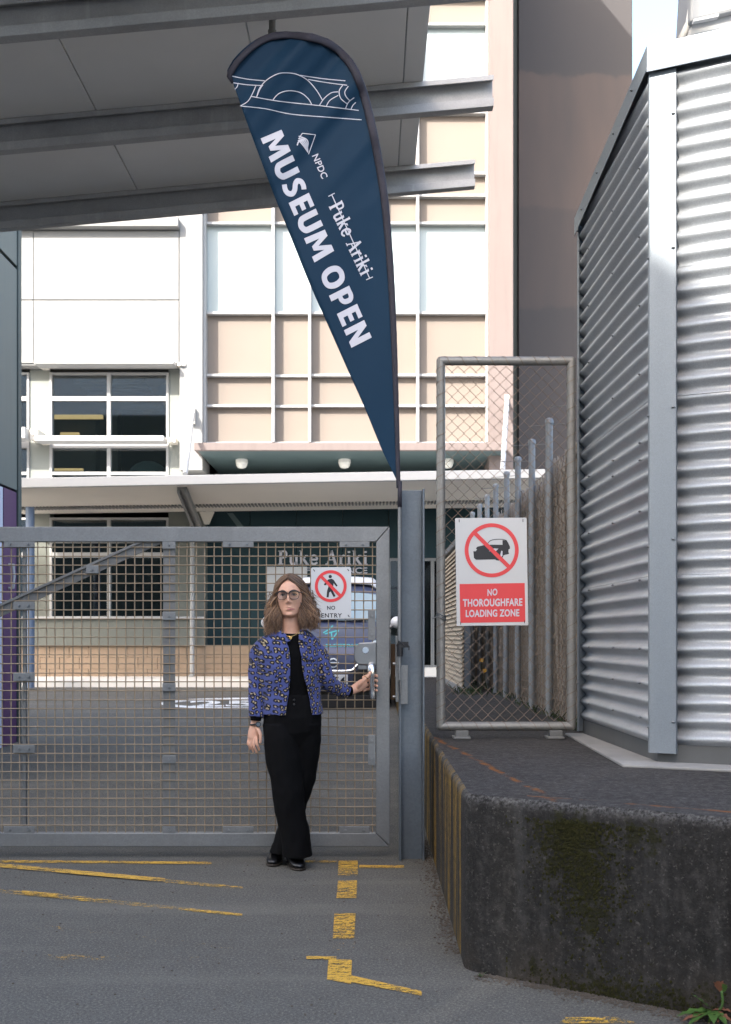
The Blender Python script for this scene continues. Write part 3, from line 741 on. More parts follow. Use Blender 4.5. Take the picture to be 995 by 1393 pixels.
m = MB(); fn = lambda x, y: P(x, y, TY - .012)
serif_px(m, 'Puke Ariki', (379, 768), (123, 0), (0, -19), fn, 1.15)
part(m, 'sign_lettering', 'white_print')
m = MB(); text_px(m, 'STAFF ENTRANCE', (384, 780), (116, 0), (0, -8), fn, 0.012); part(m, 'small_lettering', 'white_print')
# main body behind the facade
m = MB(); m.box(-9.5, fx(697), FY + 6.2, FY + 9, gN, TOP); m.box(fx(690), fx(697), FY + 1.4, FY + 6.2, gN, TOP)
m.box(-9.5, fx(697), FY + .5, FY + 6.2, TOP - .4, TOP); m.box(-9.7, -9.5, FY, FY + 6.2, gN, TOP)
part(m, 'rear_wall', 'pink')

# notice board stands on the teal wall behind the woman
m = MB(); m.pbox(362, 418, 771, 852, TY - .06, TY - .006)
nb = build(m, 'notice_board', MT['white_gloss'], None, bevel=.008, label='plain white notice board on the teal wall beside the entrance lettering', cat='notice board')

# ================================================================== TOWER behind, right
TW = 27.0
tw = thing('tower_block', ((780 - CX) * TW / F, TW, gN), 'tall windowless mauve tower with patches of fresh paint beside the museum', 'building')
m = MB(); m.box((706 - CX) * TW / F, (861 - CX) * TW / F, TW, TW + 9, gN, 27); build(m, 'wall', MT['tower'], tw, bevel=.02)
m = MB(); m.box((690 - CX) * TW / F, (706 - CX) * TW / F, TW + .25, TW + .7, gN, 27); build(m, 'recessed_joint', MT['trim_green'], tw)

# ================================================================== PANEL CLAD WING, left
WX, WY = -476 * 12.0 / F, 12.0
wg = thing('panel_clad_building', (WX - 2, WY - 4, gz(8)), 'grey green panel clad building with a purple door, cut off at the left edge', 'building')
def wz(py, Y): return EYE + (HY - py) * Y / F
zj0, zj1, zj2 = wz(668, 11.85), wz(363, 11.85), 7.6
m = MB(); m.box(-9, WX - .08, 9.0, WY - .08, -.1, 7.5); build(m, 'core', MT['trim_green'], wg)
for a, b in ((zj0 + .01, zj1 - .02), (zj1 + .02, zj2)):
    for y0, y1 in ((9.0, 10.39), (10.41, WY - .12)):
        m = MB(); m.box(WX - .08, WX, y0, y1, a, b); build(m, 'wall_panel', MT['panel_green'], wg, bevel=.005)
m = MB(); m.box(WX - .07, WX + .012, WY - .11, WY + .0, gz(12) - .05, zj2); m.box(WX - .30, WX - .07, WY - .08, WY, gz(12) - .05, zj2); build(m, 'corner_trim', MT['trim_green'], wg, bevel=.004)
m = MB(); m.box(WX - .08, WX - .005, 11.47, WY - .12, gz(11) - .05, zj0 - .012); build(m, 'door_panel', MT['purple'], wg, bevel=.004, label='purple panel')
m = MB(); m.box(WX - .08, WX - .01, 10.2, 11.455, gz(11) - .05, zj0 - .012); dd = build(m, 'door', MT['lilac'], wg, bevel=.004)
hp = P(15.5, 784, 11.6); hx = WX + .05
m = MB(); m.tube([(WX, 11.6, hp.z + .125), (hx, 11.6, hp.z + .125), (hx + .01, 11.6, hp.z), (hx, 11.6, hp.z - .125), (WX, 11.6, hp.z - .125)], .014, 8); build(m, 'door_handle', MT['canopy_white'], wg, smooth='auto')

# ================================================================== unseen blocks added behind the photographer to shade the yard
m = MB(); m.prism([(-30, -6, 0), (-6.60, -6, 0), (-10.85, -12, 0), (-34.2, -12, 0)], (0, 0, 26.0))  # right side slanted along the sun so the shed face stays lit
tb = build(m, 'tall_shade_block', MT['pale_block'], None, label='unseen tall block added behind the photographer to shade the yard', cat='building')
m = MB(); m.prism([(-6.59, -6, 0), (1.5, -6, 0), (1.5, -6, 8.9), (-2.9, -6, 8.9), (-6.59, -6, 12.75)], (0, -4, 0))  # added shade caster; its top slopes to set the shade edge on the shed
build(m, 'low_shade_block', MT['pale_block'], None, label='unseen lower block added behind the photographer to shade the shed and dock', cat='building')

# ================================================================== ROOF over the gate
ry = [6.6, 8.04, 9.46]; SLP = 0.09; HZ = EYE + 863 * 6.6 / F    # soffit height of the beams on the principal column
rf = thing('canopy_roof', (-2.0, 8.0, HZ), 'sloping grey canopy roof on steel beams overhanging the gate', 'canopy')
def rz(x): return HZ + SLP * x
def slab(m, x0, x1, y0, y1, zb0, h):
    m.prism([(x0, y0, rz(x0) + zb0), (x1, y0, rz(x1) + zb0), (x1, y0, rz(x1) + zb0 + h), (x0, y0, rz(x0) + zb0 + h)], (0, y1 - y0, 0))
for i, Y in enumerate(ry):
    xe = .90
    if Y < 9: m = MB(); m.box(-3.72, -3.62, Y + .09, Y + .19, -.05, rz(-3.7) + .2); build(m, 'roof_column', MT['beam'], rf, bevel=.004)
    m = MB(); slab(m, -3.72, xe, Y + .075, Y + .083, .004, .225)                     # web
    slab(m, -3.72, xe, Y, Y + .075, 0, .008); slab(m, -3.72, xe, Y, Y + .075, .221, .008)      # flanges
    slab(m, -3.72, xe, Y - .008, Y, 0, .062); slab(m, -3.72, xe, Y - .008, Y, .190, .039)          # lips
    build(m, 'roof_beam', MT['beam'], rf, bevel=.003)
xs_ = [-4.4, -3.2, -2.0, -.8, .24, .39]
for a, b in zip(xs_[:-1], xs_[1:]):
    for y0, y1 in ((5.4, 6.7), (6.704, 8.1), (8.104, 9.62)):
        m = MB(); slab(m, a + .005, b - .005, y0, y1, .232, .035); build(m, 'roof_panel', MT['roof_panel'], rf, bevel=.003)
for a in xs_[1:-1]:
    m = MB(); slab(m, a - .012, a + .012, 5.4, 9.6, .27, .02); build(m, 'joint_strip', MT['beam'], rf)
c = P(370.5, 20, 7.05)
m = MB(); m.tube([(c.x, 7.05, rz(c.x) + .232), (c.x, 7.05, c.z - .10), (c.x + .01, 7.05, c.z - .22)], .022, 10); m.cyl((c.x, 7.05, c.z - .02), (c.x, 7.05, c.z + .05), .032); m.cyl((c.x, 7.05, c.z - .12), (c.x, 7.05, c.z - .10), .028)
build(m, 'pipe_stub', MT['galv_tube'], rf, smooth='auto')

# ================================================================== LOADING DOCK
DZ = 0.68
foot = [Vector((0.37, 17)), Vector((0.37, 10)), Vector((0.365, 7)), Vector((0.365, 5.2)), Vector((0.365, 4.30))]
A_, B_, Cc = Vector((0.365, 4.30)), Vector((0.366, 4.25)), Vector((0.405, 4.223))
for k in range(1, 9):
    t = k / 8; foot.append(A_ * (1 - t) ** 2 + B_ * 2 * t * (1 - t) + Cc * t * t)
foot += [Vector((1.2, 3.68)), Vector((3.4, 2.15)), Vector((3.4, 17))]
dk = thing('loading_dock', (1.8, 6, 0), 'dark stained concrete loading dock with moss and orange lichen at the right', 'dock')
def inset(pts, d):
    r = []
    for i, p in enumerate(pts):
        a = (p - pts[i - 1]).normalized(); b = (pts[(i + 1) % len(pts)] - p).normalized()
        na, nb_ = Vector((-a.y, a.x)), Vector((-b.y, b.x)); n_ = (na + nb_); n_.normalize()
        r.append(p + n_ * d / max(.4, n_.dot(na)))
    return r
dense = []
for a_, b_ in zip(foot, foot[1:] + foot[:1]):
    n__ = max(1, int((b_ - a_).length / .035)) if max(a_.y, b_.y) < 7.3 and max(a_.x, b_.x) < 2.0 or (a_.x < 1.3 and b_.x > 3 and a_.y < 4) else 1
    dense += [a_.lerp(b_, i / n__) for i in range(n__)]
foot = dense
levels = [(0, -.3), (0, .1), (0, .3), (0, .5), (0, DZ - .030), (.006, DZ - .012), (.020, DZ - .003)]
m = MB(); nF = len(foot); loops = []
for d, z in levels:
    q = inset(foot, d) if d else foot
    L_ = []
    for p in q:
        k_ = noise.noise(Vector((p.x * 14, p.y * 14, z * 9))); k2 = noise.noise(Vector((p.x * 45, p.y * 45, z * 20)))
        chip = .0035 * k_ + .003 * k2 if DZ - .04 < z < DZ - .005 else (.0015 * k_ if z < DZ - .04 else 0)
        L_.append(Vector((p.x + chip, p.y + chip, z - (max(0, k_ + .3) * .006 if DZ - .035 < z < DZ - .005 else 0))))
    loops.append(L_)
for L in loops: m.v += L
for j in range(len(loops) - 1):
    for i in range(nF): m.f.append((j * nF + i, j * nF + (i + 1) % nF, (j + 1) * nF + (i + 1) % nF, (j + 1) * nF + i))
build(m, 'side_wall', MT['dock'], dk, smooth='auto', angle=50)
m = MB(); q = inset(foot, .020); m.add([Vector((p.x, p.y, DZ - .003)) for p in q], [tuple(range(nF))]); build(m, 'top', MT['dock_top'], dk)
# loose grit and soil along the foot of the dock
m = MB(); rnd = random.Random(3)
def along(t):
    if t < .42: a = t / .42; return Vector((.362, 7.2 - a * 2.75)), Vector((-1, 0))
    a = (t - .42) / .58; return Vector((.42 + a * 1.0, 4.21 - a * .69)), Vector((-.565, -.825))
def pebble(m, c, r):
    vs = []; h = rnd.random() * 6.28
    for z_, k_ in ((-.3, .8), (.35, .75)):
        for i in range(5):
            a = h + i * 1.257; vs.append((c.x + r * k_ * math.cos(a) * rnd.uniform(.7, 1.2), c.y + r * k_ * math.sin(a) * rnd.uniform(.7, 1.2), c.z + z_ * r))
    m.add(vs, [(0, 1, 2, 3, 4)[::-1], (5, 6, 7, 8, 9)] + [(i, (i + 1) % 5, 5 + (i + 1) % 5, 5 + i) for i in range(5)])
for _ in range(2600):
    p, n_ = along(rnd.random()); d = abs(rnd.gauss(0, .035)) + .002
    p = p + n_ * d; pebble(m, Vector((p.x, p.y, .002)), rnd.choice((.0025, .003, .0035, .005, .007)))
for _ in range(420):
    x, y = rnd.uniform(-2.2, .35), rnd.uniform(3.6, 6.6); pebble(m, Vector((x, y, .001)), rnd.choice((.002, .0025, .003, .004, .006)))
build(m, 'gravel', MT['stone'], kind='stuff')
# moss cushions hanging on the front face
m = MB(); fd = Vector((.83, -.57)).normalized(); fn2 = Vector((-.565, -.825)).normalized()
for _ in range(3600):
    if rnd.random() < .62:
        z_ = DZ - .07 - abs(rnd.gauss(0, .19)); u_ = rnd.gauss(.27, .06 + .05 * rnd.random()) + (DZ - z_) * .20
    elif rnd.random() < .25: u_ = rnd.gauss(.36, .13); z_ = DZ - .06 - abs(rnd.gauss(0, .03))
    else: u_ = rnd.gauss(.55, .22); z_ = abs(rnd.gauss(0, .045))
    p = Vector((.49, 4.165)) + fd * max(.03, u_); r = rnd.choice((.0015, .002, .0025, .003, .004, .006)); z_ = max(.004, z_)
    m.ball((p.x + fn2.x * r * .1, p.y + fn2.y * r * .1, z_), r, r * .5, r * rnd.uniform(.7, 1.2), 5, 4)
k = NT('moss'); k.base(k.mix(k.noise(60, 3), (0.008, 0.008, 0.003), (0.038, 0.036, 0.012))); k.set(rough=.95, spec=.1); k.bump(k.noise(300, 3), .6, .004); MT['moss'] = k.m
build(m, 'moss', MT['moss'], dk, kind='stuff')

def leaf(m, base, d, L, wd, droop=.4, up=Vector((0, 0, 1)), n=9, curl=.25):
    d = Vector(d).normalized(); sd = d.cross(up).normalized(); vs = []
    for i in range(n + 1):
        t = i / n; ruf = .18 * math.sin(i * 2.4 + L * 300); p = Vector(base) + d * L * t - Vector((0, 0, 1)) * droop * L * t * t
        w_ = wd * (math.sin(PI * min(1, .08 + t * .95)) ** .8) * (1 + ruf) * (1 if i < n else .05)
        z_ = Vector((0, 0, 1)) * w_ * (curl + ruf)
        vs += [p + sd * w_ + z_, p, p - sd * w_ + z_]
    fs = []
    for i in range(n): fs += [(3 * i, 3 * i + 1, 3 * i + 4, 3 * i + 3), (3 * i + 1, 3 * i + 2, 3 * i + 5, 3 * i + 4)]
    m.add(vs, fs)
wc = Vector((1.145, 3.69, .012))
wd_ = thing('weed', wc, 'leafy green weed with a reddish leaf at the foot of the concrete dock', 'plant')
for d, L, ww, dr, mt in (((-1, -.25, .16), .135, .017, .22, 'leaf'), ((-.8, -.6, .1), .13, .017, .28, 'leaf'), ((-.25, -1, .15), .09, .018, .3, 'leaf'), ((-.75, .05, .75), .095, .014, .15, 'leaf'),
                         ((-.95, -.5, .0), .14, .012, .10, 'leaf_red'), ((.45, -.8, .05), .09, .012, .2, 'leaf_red'), ((.2, -1, .12), .1, .014, .3, 'leaf'), ((.6, -.3, .3), .08, .012, .4, 'leaf_red')):
    m = MB(); leaf(m, wc + Vector((0, 0, .02)), d, L, ww, dr); build(m, 'leaf', MT[mt], wd_, smooth=True)
m = MB(); tip = wc + Vector((.02, -.01, .115)); m.tube(smooth_path([wc, wc + Vector((.03, -.01, .04)), tip - Vector((-.008, 0, .025))], 4), .0045, 6); build(m, 'stem', MT['leaf'], wd_, smooth=True)
for (dx, L, ww, mt) in ((0, .062, .017, 'leaf_red'), (.006, .045, .013, 'leaf')):
    m = MB(); leaf(m, tip - Vector((-.008 - dx, .002 * (mt == 'leaf'), .030)), (-.35 + dx * 40, -.25, 1), L, ww, .25, Vector((.3, 1, 0)), curl=.35); build(m, 'leaf', MT[mt], wd_, smooth=True)
for k_ in range(9):
    a = rnd.uniform(2.4, 5.6); m = MB(); leaf(m, wc + Vector((rnd.uniform(-.02, .02), rnd.uniform(-.01, .01), .006)), (math.cos(a), math.sin(a), rnd.uniform(.0, .5)), rnd.uniform(.04, .10), rnd.uniform(.005, .010), rnd.uniform(.1, .5)); build(m, 'leaf', MT[rnd.choice(('leaf', 'leaf', 'leaf_red'))], wd_, smooth=True)
for px, py in ((655, 1330), (718, 1327), (770, 1334)):
    g = Gp(px, py); p = Vector((g.x, g.y, 0)); sd = thing('seedling', p, {655: 'tiny green seedling at the dock corner, leftmost of three', 718: 'tiny green seedling at the foot of the dock, second from the corner', 770: 'tiny grassy seedling at the foot of the dock under the moss'}[px], 'plant', 'seedlings along the foot of the dock')
    for k_ in range(6):
        a = rnd.uniform(0, 6.28); m = MB(); leaf(m, p, (math.cos(a), math.sin(a), rnd.uniform(.5, 1.6)), rnd.uniform(.018, .04), .005, .2, n=3); build(m, 'leaf', MT['grass'], sd)

# ================================================================== CORRUGATED SHED
SC = Vector((1.328, 5.23)); SA = Vector((1.287, 6.82)); RD = Vector((.907, -.422)).normalized()
sh = thing('corrugated_shed', (SC.x + .5, SC.y + .6, DZ), 'corrugated zinc shed with a wide corner flashing standing on the concrete dock', 'shed')
LD = (SA - SC).normalized(); LN = Vector((-LD.y, LD.x)); LN = LN if LN.x < 0 else -LN
RN = Vector((RD.y, -RD.x)); RN = RN if RN.y < 0 else -RN
LL = (SA - SC).length; PIT, AMP = 0.0845, 0.0165
ZB = DZ + .085
def ztop_l(u): return 3.98 + (3.805 - 3.98) * u / LL
def ztop_r(u): return 3.98
def pt(o, d, n_, u, off, z): p = o + d * u + n_ * off; return Vector((p.x, p.y, z))
def sheet(o, d, n_, u0, u1, z0, z1, zt, proud, name='corrugated_sheet', uc=10):
    m = MB(); nz = max(2, int(round((z1 - z0) / PIT * 12)))
    for j in range(nz + 1):
        for i in range(uc + 1):
            u = u0 + (u1 - u0) * i / uc; z = min(z0 + (z1 - z0) * j / nz, zt(u) + .03)
            wob = .002 * noise.noise(Vector((u * 2.5, z * 1.7, o.x)))
            m.v.append(pt(o, d, n_, u, AMP * math.cos(2 * PI * (z - ZB - .04) / PIT) + proud + wob - AMP - .004, z))
    m.f = [(j * (uc + 1) + i, j * (uc + 1) + i + 1, (j + 1) * (uc + 1) + i + 1, (j + 1) * (uc + 1) + i) for j in range(nz) for i in range(uc)]
    o_ = build(m, name, MT['zinc'], sh, smooth=True)
    sm = o_.modifiers.new('thick', 'SOLIDIFY'); sm.thickness = .0015; sm.offset = -1
    return o_
zj = [ZB + .006, EYE + .318, EYE + 1.16, EYE + 1.77, 4.02]
for k in range(4):
    a, b = zj[k] - (.02 if k else 0), zj[k + 1] + .012
    sheet(SC, LD, LN, .028, LL - .004, a, b, ztop_l, -.010 + .0035 * k)
    sheet(SC, RD, RN, .112, 1.9, a, b, ztop_r, -.010 + .0035 * k, uc=8)
# core (dark lining just behind the sheets) and roof
def poly_prism(m, pts, z0, z1): m.prism([(p.x, p.y, z0) for p in pts], (0, 0, z1 - z0))
cA = SC - LN * .06 - RN * .06
far = SC + RD * 1.95
m = MB(); poly_prism(m, [SC + LD * .06 - LN * .06 + RD * .02, SC + RD * .06 - RN * .06, far - RN * .06, far + Vector((.5, 1.9)), SA - LN * .06], DZ + .01, 3.80); build(m, 'lining', MT['dark'], sh)
m = MB(); pr = [SC + LD * .01, far, far + Vector((.5, 1.9)), SA]
m.add([Vector((p.x, p.y, z)) for p, z in zip(pr, (4.06, 4.06, 3.86, 3.86))] + [Vector((p.x, p.y, z - .03)) for p, z in zip(pr, (4.06, 4.06, 3.86, 3.86))], [(0, 1, 2, 3), (7, 6, 5, 4), (0, 4, 5, 1), (1, 5, 6, 2), (2, 6, 7, 3), (3, 7, 4, 0)]); build(m, 'roof_sheet', MT['zinc'], sh)
# corner flashing: wide leaf on the right face, thin return on the left
m = MB(); a0 = pt(SC, RD, RN, 0, .006, ZB - .02)
m.prism([pt(SC, RD, RN, -.004, .004, ZB - .03), pt(SC, RD, RN, .122, .004, ZB - .03), pt(SC, RD, RN, .122, .001, ZB - .03), pt(SC, RD, RN, -.004, .001, ZB - .03)], (0, 0, 3.99 - ZB))
m.prism([pt(SC, LD, LN, -.006, .0035, ZB - .03), pt(SC, LD, LN, .024, .0035, ZB - .03), pt(SC, LD, LN, .024, .0005, ZB - .03), pt(SC, LD, LN, -.006, .0005, ZB - .03)], (0, 0, 3.985 - ZB))
m.prism([pt(SC, RD, RN, .118, .004, ZB - .03), pt(SC, RD, RN, .122, .004, ZB - .03), pt(SC, RD, RN, .122, -.03, ZB - .03), pt(SC, RD, RN, .118, -.03, ZB - .03)], (0, 0, 3.985 - ZB))
build(m, 'corner_flashing', MT['flashing'], sh, bevel=.002)
m = MB(); m.prism([pt(SA, LD, LN, -.028, .004, ZB - .06), pt(SA, LD, LN, .01, .004, ZB - .06), pt(SA, LD, LN, .01, -.05, ZB - .06), pt(SA, LD, LN, .007, -.05, ZB - .06), pt(SA, LD, LN, .007, .0, ZB - .06), pt(SA, LD, LN, -.028, .0, ZB - .06)], (0, 0, 3.845 - ZB + .05))
build(m, 'end_flashing', MT['flashing'], sh)
def coping(o, d, n_, u0, u1, za, zb_, h, lip):
    m = MB()
    v = []
    for u, z in ((u0, za), (u1, zb_)):
        v += [pt(o, d, n_, u, .020, z), pt(o, d, n_, u, .020, z - h), pt(o, d, n_, u, .020 + lip, z - h - .012), pt(o, d, n_, u, .0175 + lip, z - h - .013), pt(o, d, n_, u, .017, z - h - .002), pt(o, d, n_, u, .017, z - .003), pt(o, d, n_, u, -.12, z + .004), pt(o, d, n_, u, -.12, z + .009)]
    k_ = 8; m.add(v, [tuple(range(k_))[::-1], tuple(range(k_, 2 * k_))] + [(i, (i + 1) % k_, (i + 1) % k_ + k_, i + k_) for i in range(k_)])
    return build(m, 'coping', MT['flashing'], sh)
coping(SC, RD, RN, -.012, 1.95, 4.085, 4.085, .118, .010)
coping(SC, LD, LN, -.016, LL + .02, 4.083, 3.885, .105, .004)
m = MB(); poly_prism(m, [SC + LD * .0 - LN * .03 - RN * .03, SC + RD * 1.9 - RN * .03, SC + RD * 1.9 - RN * .3, SC - RN * .3 + RD * .3, SA - LN * .3, SA - LN * .03], DZ + .0, ZB + .012); build(m, 'plinth', MT['plinth'], sh, bevel=.003)
scw = MB(); scw.ball((0, 0, 0), .0065, .0065, .0065, 8, 5); scw.ball((0, 0, 0), .010, .010, .002, 8, 4)
s0 = build(scw, 'screw', MT['cast'], None, smooth=True); s0.parent = sh
first = True
def screw(p):
    global first
    loc = p - sh.location
    if first: s0.location = loc; first = False
    else: inst(s0, 'screw', sh, loc)
zs_ = [ZB + .04 + PIT * k for k in range(0, 38)]
for z in zs_[1::4] + zs_[3::13]:
    for u in (.20, .74, 1.32):
        if z < ztop_l(u) - .16: screw(pt(SC, LD, LN, u, -.004, z))
for z in (ZB + .12, ZB + .98, ZB + 1.60, ZB + 2.35, ZB + 2.98):
    screw(pt(SC, RD, RN, .108, .006, z)); screw(pt(SC, LD, LN, .012, .005, z - .03))
for u in (.25, .62, 1.0, 1.4): screw(pt(SC, LD, LN, u, .022, 4.083 - .198 * u / LL - .05))
screw(pt(SA, LD, LN, -.02, .006, 3.79)); screw(pt(SA, LD, LN, -.014, .006, 2.3)); screw(pt(SA, LD, LN, -.014, .006, 1.0))
# pale cement fillet the shed stands on
m = MB(); q0, q1, q2 = SA + LN * .075 + LD * .03, SC + LN * .11 + RN * .10 - RD * .0, SC + RD * 1.95 + RN * .10
m.prism([(q0.x, q0.y, DZ - .003), (q1.x, q1.y, DZ - .003), (q2.x, q2.y, DZ - .003), (q2.x + .1, q2.y + .3, DZ - .003), (SC.x + .06, SC.y + .06, DZ - .003), (SA.x + .06, SA.y, DZ - .003)], (0, 0, .014))
build(m, 'cement_fillet', MT['concrete'], sh, bevel=.004)
# cream cowl on the shed roof
cw = thing('roof_cowl', P(975, 45, 6.2), 'cream white sheet metal cowl rising above the shed roof at top right', 'roof vent')
m = MB(); m.prism([P(x, y, 6.0) for x, y in ((927, 75), (941, 31), (1080, -4), (1080, 75))], (0, .22, 0)); build(m, 'base', MT['white_wall'], cw, bevel=.012)
m = MB(); m.prism([P(x, y, 5.96) for x, y in ((939, 29), (946, -90), (1090, -120), (1090, -8))], (0, .3, 0)); build(m, 'hood', MT['white_wall'], cw, bevel=.015)
m = MB(); m.prism([P(x, y, 5.955) for x, y in ((942, 33), (942, 29.5), (976, 22), (976, 26))], (0, -.03, 0)); build(m, 'drip_edge', MT['canopy_white'], cw)
m = MB(); m.tube([P(921, 66, 6.06), P(938, 31, 6.02), P(943, 0, 6.02), P(945, -60, 6.02)], .02, 8); build(m, 'sealed_edge', MT['cream'], cw, smooth=True)

# ================================================================== GATE
GY = 6.395
gt = thing('mesh_gate', P(200, 1152, GY + .025), 'wide galvanised sliding gate of square wire mesh with a diagonal brace', 'gate')
def gp(name, pts, Y0=GY, Y1=GY + .05, mat='galv', bevel=.004, parent=None):
    m = MB(); m.ppoly(pts, Y0, Y1); return build(m, name, MT[mat], parent or gt, bevel=bevel)
gp('top_rail', [(-420, 737), (511.6, 737), (530, 716.5), (-420, 716.5)])
gp('bottom_rail', [(-420, 1152), (530, 1152), (511.6, 1133.5), (-420, 1133.5)])
gp('end_stile', [(512, 1133), (530.4, 1151.6), (530.4, 717), (512, 737.4)])
gp('stile', [(222, 1133), (230, 1133), (230, 737.4), (222, 737.4)], GY + .018, GY + .022, 'galv_dark', .001)
gp('stile', [(231.5, 1133), (238.5, 1133), (238.5, 737.4), (231.5, 737.4)], GY + .018, GY + .022, 'galv_dark', .001)
gp('stile', [(228.5, 1133), (232.5, 1133), (232.5, 737.4), (228.5, 737.4)], GY + .024, GY + .05, 'galv_dark', .001)
gp('stile', [(30.5, 1133), (35, 1133), (35, 737.4), (30.5, 737.4)], GY + .022, GY + .05, 'galv_dark', .001)
gp('diagonal_brace', [(-150, 908), (-150, 889), (185, 738), (222, 738)], GY + .026, GY + .034, 'galv_dark', .001)
gp('diagonal_brace', [(-150, 893), (-150, 889), (185, 738), (193, 738)], GY + .010, GY + .026, 'galv_dark', .001)
PX = 12.2
wm = MB(); wl = P(512, 0, GY + .02).x - P(-420, 0, GY + .02).x
wm.tube([(0, 0, 0), (wl, 0, 0)], .0037, 6); wsrc = None
r2 = random.Random(5)
y = 744.5
while y < 1133:
    p = P(-420, y, GY + .014) - gt.location
    if wsrc is None:
        me_o = build(wm, 'horizontal_wire', MT['wire'], None, smooth='auto'); me_o.parent = gt; me_o.location = p; wsrc = me_o
    else: inst(wsrc, 'horizontal_wire', gt, p + Vector((0, 0, r2.uniform(-.0012, .0012))), (0, r2.uniform(-.0004, .0004), 0))
    y += PX
wm = MB(); hl = P(0, 737, GY + .02).z - P(0, 1134, GY + .02).z; wm.tube([(0, 0, 0), (0, 0, hl)], .0037, 6); vsrc = None
x = 507.0
while x > -300:
    p = P(x, 1134, GY + .019) - gt.location
    if vsrc is None:
        vsrc = build(wm, 'vertical_wire', MT['wire'], None, smooth='auto'); vsrc.parent = gt; vsrc.location = p
    else: inst(vsrc, 'vertical_wire', gt, p + Vector((r2.uniform(-.001, .001), 0, 0)), (0, r2.uniform(-.0012, .0012), 0))
    x -= 12.0
def clip(x0, x1, y0, y1, bolts):
    m = MB(); m.pbox(x0, x1, y0, y1, GY + .001, GY + .007); c_ = build(m, 'clip_plate', MT['galv'], gt, bevel=.002)
    for bx, by in bolts:
        m = MB(); q = P(bx, by, GY + .001); m.cyl((q.x, q.y, q.z), (q.x, q.y - .007, q.z), .008, 6); m.cyl((q.x, q.y - .007, q.z), (q.x, q.y - .012, q.z), .0045, 8); build(m, 'bolt', MT['cast'], c_)
for a, b in ((5, 47), (303, 345), (462, 503)):
    clip(a, b, 735.5, 744.5, [(a + 9, 740), (b - 9, 740)]); clip(a, b, 1124.5, 1134.5, [(a + 8, 1129.5), (b - 8, 1129.5)])
for yy in (741, 838, 935, 1033, 1130): clip(221, 239, yy - 5.5, yy + 5.5, [(230, yy)])
for yy in (824, 921, 1019): clip(18, 47, yy - 5.5, yy + 5.5, [(26, yy), (39, yy)])
clip(501, 511, 830, 871, [(506, 838), (506, 863)]); clip(501, 511, 1000, 1041, [(506, 1008), (506, 1033)]); clip(117, 134, 769, 780, [(125.5, 775)])
# lock plate, keyhole and lever handle
LYp = GY - .014
lp = [(481.5, 889), (483.5, 880), (489, 874.5), (512, 873.5), (512, 905), (487, 904), (482.5, 898)]
m = MB(); m.ppoly(lp, LYp, GY + .03); lk = build(m, 'lock_plate', MT['cast'], gt, bevel=.005)
m = MB(); q = P(497.5, 884.5, LYp); m.cyl(q, q - Vector((0, .006, 0)), .018, 20); m.cyl(q - Vector((0, .006, 0)), q - Vector((0, .010, 0)), .010, 16); build(m, 'keyhole', MT['chrome'], lk, smooth='auto')
m = MB(); hb = [P(505.5, 903, GY - .02), P(505.5, 906, GY - .045), P(505.5, 914, GY - .055), P(506, 926, GY - .052), P(506.8, 938, GY - .048), P(507.3, 946, GY - .048), P(507.4, 951, GY - .048)]
m.tube(smooth_path(hb, 4), [.0125 - .0055 * (i / 24) ** 1.3 for i in range(25)], 12, flat=1.85); build(m, 'lever_handle', MT['chrome'], lk, smooth=True)
m = MB(); m.pbox(487, 501, 904.5, 911, GY - .004, GY + .02); build(m, 'latch_tongue', MT['cast'], lk, bevel=.003)

# NO ENTRY sign on the mesh
def board(name, corners, Y, label, mat='white_gloss', th=.003):
    c = sum((P(x, y, Y) for x, y in corners), Vector()) / len(corners)
    t = thing(name, c, label, 'sign')
    m = MB(); m.ppoly(corners, Y, Y + th); build(m, 'board', MT[mat], t, bevel=.001); return t
SY = GY + .004
sg = board('warning_sign', [(423.3, 843), (423.3, 773.5), (425, 772), (476, 771.3), (478, 773), (478, 841.5)], SY, 'white NO ENTRY sign with a crossed out walking figure, fixed on the gate mesh')
fnp = lambda dy: (lambda x, y: P(x, y, SY - dy))
man = [(518, 208), (527, 199), (545, 196), (556, 202), (579, 236), (571, 241), (556, 222), (553, 246), (548, 256), (567, 294), (556, 300), (539, 268), (531, 275), (528, 301), (516, 301), (519, 266), (526, 243), (526, 221), (507, 235), (501, 228)]
cv = lambda pts: [(320 + x * .2412, 740 + y * .2412) for x, y in pts]
def flatpoly(m, pts, fn):
    from mathutils.geometry import tessellate_polygon
    v3 = [Vector((x, y, 0)) for x, y in pts]; m.add([fn(x, y) for x, y in pts], [tuple(t) for t in tessellate_polygon([v3])])
m = MB(); flatpoly(m, cv(man), fnp(.001)); hc = cv([(537, 184)])[0]; ring_px(m, hc, 2.3, 0.01, fnp(.001), 20); build(m, 'walking_figure', MT['black_print'], sg)
m = MB(); ring_px(m, (450.2, 797.4), 21.7, 17.6, fnp(.002)); ribbon(m, [(436.8, 784), (463.6, 810.8)], 4.2, fnp(.0024)); build(m, 'prohibition_ring', MT['red'], sg)
m = MB(); text_px(m, 'NO', (445.2, 829.6), (11, 0), (0, -5.4), fnp(.001), .02, 1.1); text_px(m, 'ENTRY', (437.4, 840.2), (28, 0), (0, -5.8), fnp(.001), .02, 1.12); build(m, 'lettering', MT['black_print'], sg)
m = MB()
for bx, by in ((427.5, 776), (474, 775.4), (426.5, 839), (474.5, 838)): ribbon(m, [(bx - 1, by - 1.4), (bx + 1, by + 1.4)], 1.1, fnp(.0025))
build(m, 'cable_tie', MT['black_plastic'], sg)

